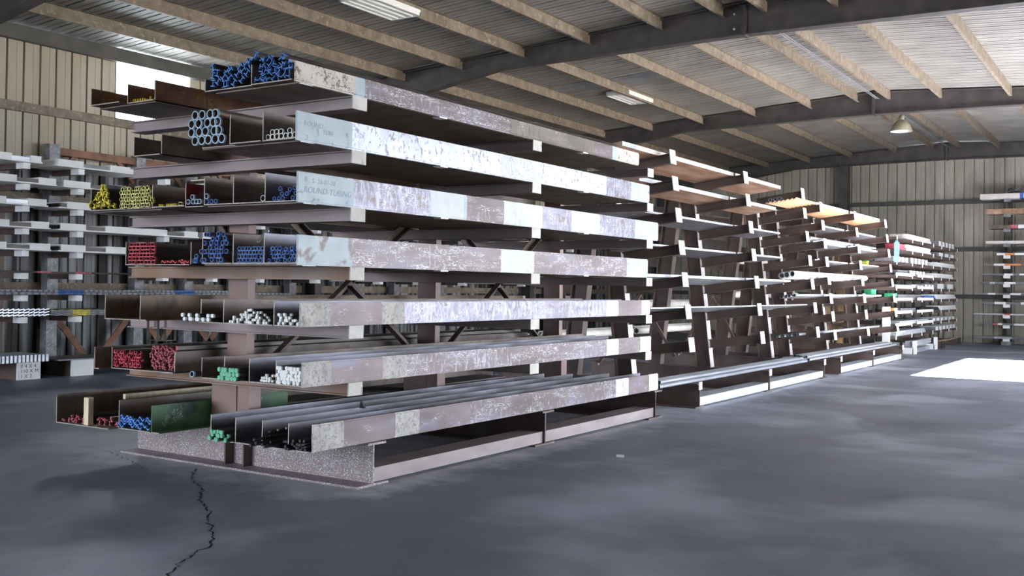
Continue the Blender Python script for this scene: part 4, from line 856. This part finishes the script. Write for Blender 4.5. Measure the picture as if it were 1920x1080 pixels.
def lstock(lv, blocks, tray, label, x0=-16.2, dark='steelbar'):
    z = LL[lv]+.002
    t = empty('bar_bundle', (-15.6, tray[0], z), label, 'bundle')
    e = MB(); e.box(x0, -15.45, tray[0], tray[1], z, z+.022, 'tip_clean'); e.build('tray', t)
    b = MB()
    ncol = 12
    for k in range(ncol):
        xa = x0+(-15.47-x0)*k/ncol; b.box(xa+.004, xa+(-15.47-x0)/ncol-.004, tray[0]+.03, tray[1]-.03*((k % 3)+1), z+.022, z+.085, dark)
    b.build('bars', t)
    for a, c, m in blocks:
        w = MB(); w.box(x0-.01, -15.452, a, c, z+.022, z+(.118 if m == 'tip_clean' else .09), m); w.build('painted_band', t)
W = 'tip_clean'
lstock(0, [(8.6, 9.26, W), (9.58, 9.76, W)], (8.5, 9.78), 'white-banded bar bundle on the top left wall tier, left of the post', dark='silver')
lstock(0, [(10.06, 10.53, W), (11.05, 11.7, W)], (10.05, 11.75), 'white-banded bar bundle on the top left wall tier, right of the post', dark='grey_plate')
lstock(1, [(8.6, 9.35, W), (9.73, 10.03, W)], (8.5, 10.05), 'white-banded bar bundle on the second left wall tier, left of the post')
lstock(1, [(10.18, 10.67, W), (11.05, 12.5, W)], (10.17, 12.7), 'white-banded bar bundle on the second left wall tier, right of the post')
lstock(2, [(8.6, 9.18, W), (9.56, 9.87, W)], (8.5, 9.9), 'white-banded bar bundle on the third left wall tier, left of the post', dark='silver')
lstock(2, [(10.25, 10.7, W), (11.3, 13.0, W)], (10.1, 13.1), 'white-banded bar bundle on the third left wall tier, right of the post')
lstock(3, [(8.6, 9.24, W), (9.62, 9.92, W)], (8.5, 9.95), 'white-banded rebar bundle on the fourth left wall tier, left of the post')
lstock(3, [(10.13, 10.6, W), (10.98, 12.27, W), (12.66, 12.97, W)], (10.1, 13.0), 'long white-banded rebar bundle on the fourth left wall tier')
lstock(3, [(13.1, 13.9, W)], (13.08, 14.4), 'white-ended bundle on the fourth left wall tier, beyond the long one')
lstock(4, [(8.6, 9.2, W), (9.6, 9.95, W)], (8.5, 9.97), 'white-banded bar bundle on the fifth left wall tier, left of the post')
lstock(4, [(10.15, 10.6, W), (11.0, 11.6, W), (12.2, 13.0, W)], (10.1, 13.1), 'long white-banded bar bundle on the fifth left wall tier')
for j, (y0, y1) in enumerate(((13.3, 16.2), (16.6, 20.4), (21, 25.5))):
    for lv in range(0, 5):
        if lv == 3 and j == 0: continue
        lstock(lv, [(y0+.1, y0+.9, W), (y1-1.2, y1-.3, W)], (y0, y1), 'white-banded bundle on the %s left wall tier, %s' % (ORD[lv], ('behind the front rack', 'behind the gap between racks', 'far end')[j]))
random.seed(3)
for k in range(6):
    mb = MB(); x = -15.5-.055*k; z = LL[5]+.018
    mb.sweep(circ(.014, 8), (x, 8.4, z), (x, 13.2, z), (0, 0, 1), 'steelbar', smooth=True)
    for a, b in ((9.75, 10.0), (10.45, 10.75)): mb.sweep(circ(.0152, 8), (x, a, z), (x, b, z), (0, 0, 1), 'pink', smooth=True)
    tag(mb.build('round_bar', None, (x, 8.4, z)), 'thin bar with red bands on the sixth left wall tier', 'bar', 'thin red-banded bars')
for q in range(2):
    for k in range(7):
        x = -15.5-.05*k-.02*q; z = LL[6]+.026+.044*q
        mb = MB()
        n = 60; y0 = 8.4; y1 = 15.5 if q == 0 else 14.0
        for i in range(n):
            a = y0+(y1-y0)*i/n; b = y0+(y1-y0)*(i+.6)/n
            mid = (a+b)/2; m = 'plastic_blue' if (10.2 < mid < 10.65 or 12.5 < mid < 13.0) else 'galv'
            mb.sweep(circ(.0225, 6), (x, a, z), (x, b, z), (0, 0, 1), m)
        mb.sweep(circ(.018, 6), (x, y0, z), (x, y1, z), (0, 0, 1), 'galv_d')
        tag(mb.build('ribbed_bar', None, (x, y0, z)), 'ribbed bar with blue bands in the %s layer on the seventh left wall tier' % ('lower', 'upper')[q], 'bar', 'ribbed bars %s layer' % ('lower', 'upper')[q])
for k in range(4):
    x = -15.52-.0*k; z = LL[7]+.02+.024*k
    mb = MB(); P = [(10.0+.03*i, z+.008*math.sin(i*1.1+.2)) for i in range(56)]
    for i, ((a, h), (b, h2)) in enumerate(zip(P, P[1:])):
        m = 'yellow' if 10.4 < a < 10.75 else 'galv_d'
        mb.add([(-15.5, a, h), (-15.5, b, h2), (-16.2, b, h2), (-16.2, a, h), (-15.5, a, h+.014), (-15.5, b, h2+.014), (-16.2, b, h2+.014), (-16.2, a, h+.014)], [(0, 1, 2, 3), (4, 5, 6, 7), (0, 1, 5, 4), (2, 3, 7, 6)], m)
    tag(mb.build('wavy_mesh_sheet', None, (-15.5, 10.0, z)), '%s wavy sheet with a yellow band on the lowest left wall arms' % ('lowest', 'second', 'third', 'top')[k], 'sheet')
for k in range(3):
    z = LL[7]+.02+.045*k
    mb = MB()
    for i in range(18):
        a = 8.4+.087*i; mb.sweep(rect(.02, .02), (-15.5, a, z), (-15.5, a+.1, z+.022), (0, 0, 1), 'galv')
    mb.box(-16.2, -15.51, 8.4, 9.95, z, z+.012, 'galv_d')
    tag(mb.build('mesh_sheet', None, (-15.5, 8.4, z)), '%s grey expanded sheet at the left edge on the lowest left wall arms' % ('lowest', 'middle', 'top')[k], 'sheet')
mb = MB(); sheetp = []
for k in range(20):
    a = 8.6+.068*k; mb.box(-16.24, -15.42, a, a+.04, .285, .40, 'galv'); mb.box(-16.24, -15.44, a+.04, a+.068, .285, .39, 'grey_plate')
tag(mb.build('corrugated_sheet_stack', None, (-15.5, 8.6, .285)), 'stack of blue-grey corrugated sheets on the floor beams at the left edge', 'sheet stack')
mb = MB(); mb.box(-16.24, -15.4, 10.1, 13.6, .28, .30, 'grey_plate'); tag(mb.build('steel_sheet', None, (-15.5, 10.1, .28)), 'grey sheet lying on the left wall rack base beams', 'sheet')
for s_, zz in (('II 4 X 4', .19), ('110 X M', .11), ('1 X 2', .03)): text(s_, lr, 9.50, zz, .085, 'ink_dark', x=-15.4992)
# white wrapped rolls on the left wall rack, seen through the gaps
for j, (y0, ln) in enumerate(((14.6, 3.2), (18.2, 3.4), (22, 3.2))):
    for lv in (5, 7):
        for k in range(3):
            o = item('tube', .13, 'tip_clean', 'tip_clean', -15.6-.15*k, y0+.1*k, LL[lv]+.068 if not (lv == 5 and j == 0 and y0 < 13.2) else LL[lv]+.1, 0, 'white wrapped roll on the %s arms of the left wall rack, %s group' % ('sixth' if lv == 5 else 'lowest', ('nearest', 'middle', 'farthest')[j]), 'white rolls %d %d' % (lv, j), ln)
def rear_z(z, x):
    return arm_z(z, 2*-6.95-x)
for i, y0 in enumerate((12.9, 16.0)):
    for lv in (4, 5, 6):
        for k in range(2):
            x = -7.75-.14*k
            item('tube', .12, 'whiteedge', 'whiteedge', x, y0+.15*k, rear_z(L2[lv], x)+.064, 0, 'white wrapped roll on the %s arms behind the first A-frame rack, %s group' % (ORD[lv], WHO[i]), 'rear rolls %d %d' % (lv, i), 2.9)
for lv in (3, 5, 6):
    for k in range(2):
        x = -7.75-.14*k
        item('tube', .12, 'whiteedge', 'whiteedge', x, 20.4+.2*k, rear_z(L3[lv], x)+.064, 0, 'white wrapped roll on the %s arms behind the second A-frame rack' % ORD[lv], 'rear rolls second rack %d' % lv, 4.6)
sp = MB(); sp.box(-4.30-.03, -4.30+.03, 8.0, 8.05, 0, .004, 'tip_clean')
sc_ = MB(); sc_.add([(-4.47, 8.83, .004), (-4.40, 8.70, .004), (-4.33, 8.72, .003), (-4.40, 8.86, .003), (-4.47, 8.83, .001), (-4.40, 8.70, .001), (-4.33, 8.72, .0), (-4.40, 8.86, .0)], [(0, 1, 2, 3), (4, 5, 6, 7), (0, 1, 5, 4), (1, 2, 6, 5), (2, 3, 7, 6), (3, 0, 4, 7)], 'tip_clean')
tag(sc_.build('paper_scrap'), 'small white scrap lying on the floor right of the front rack', 'scrap')
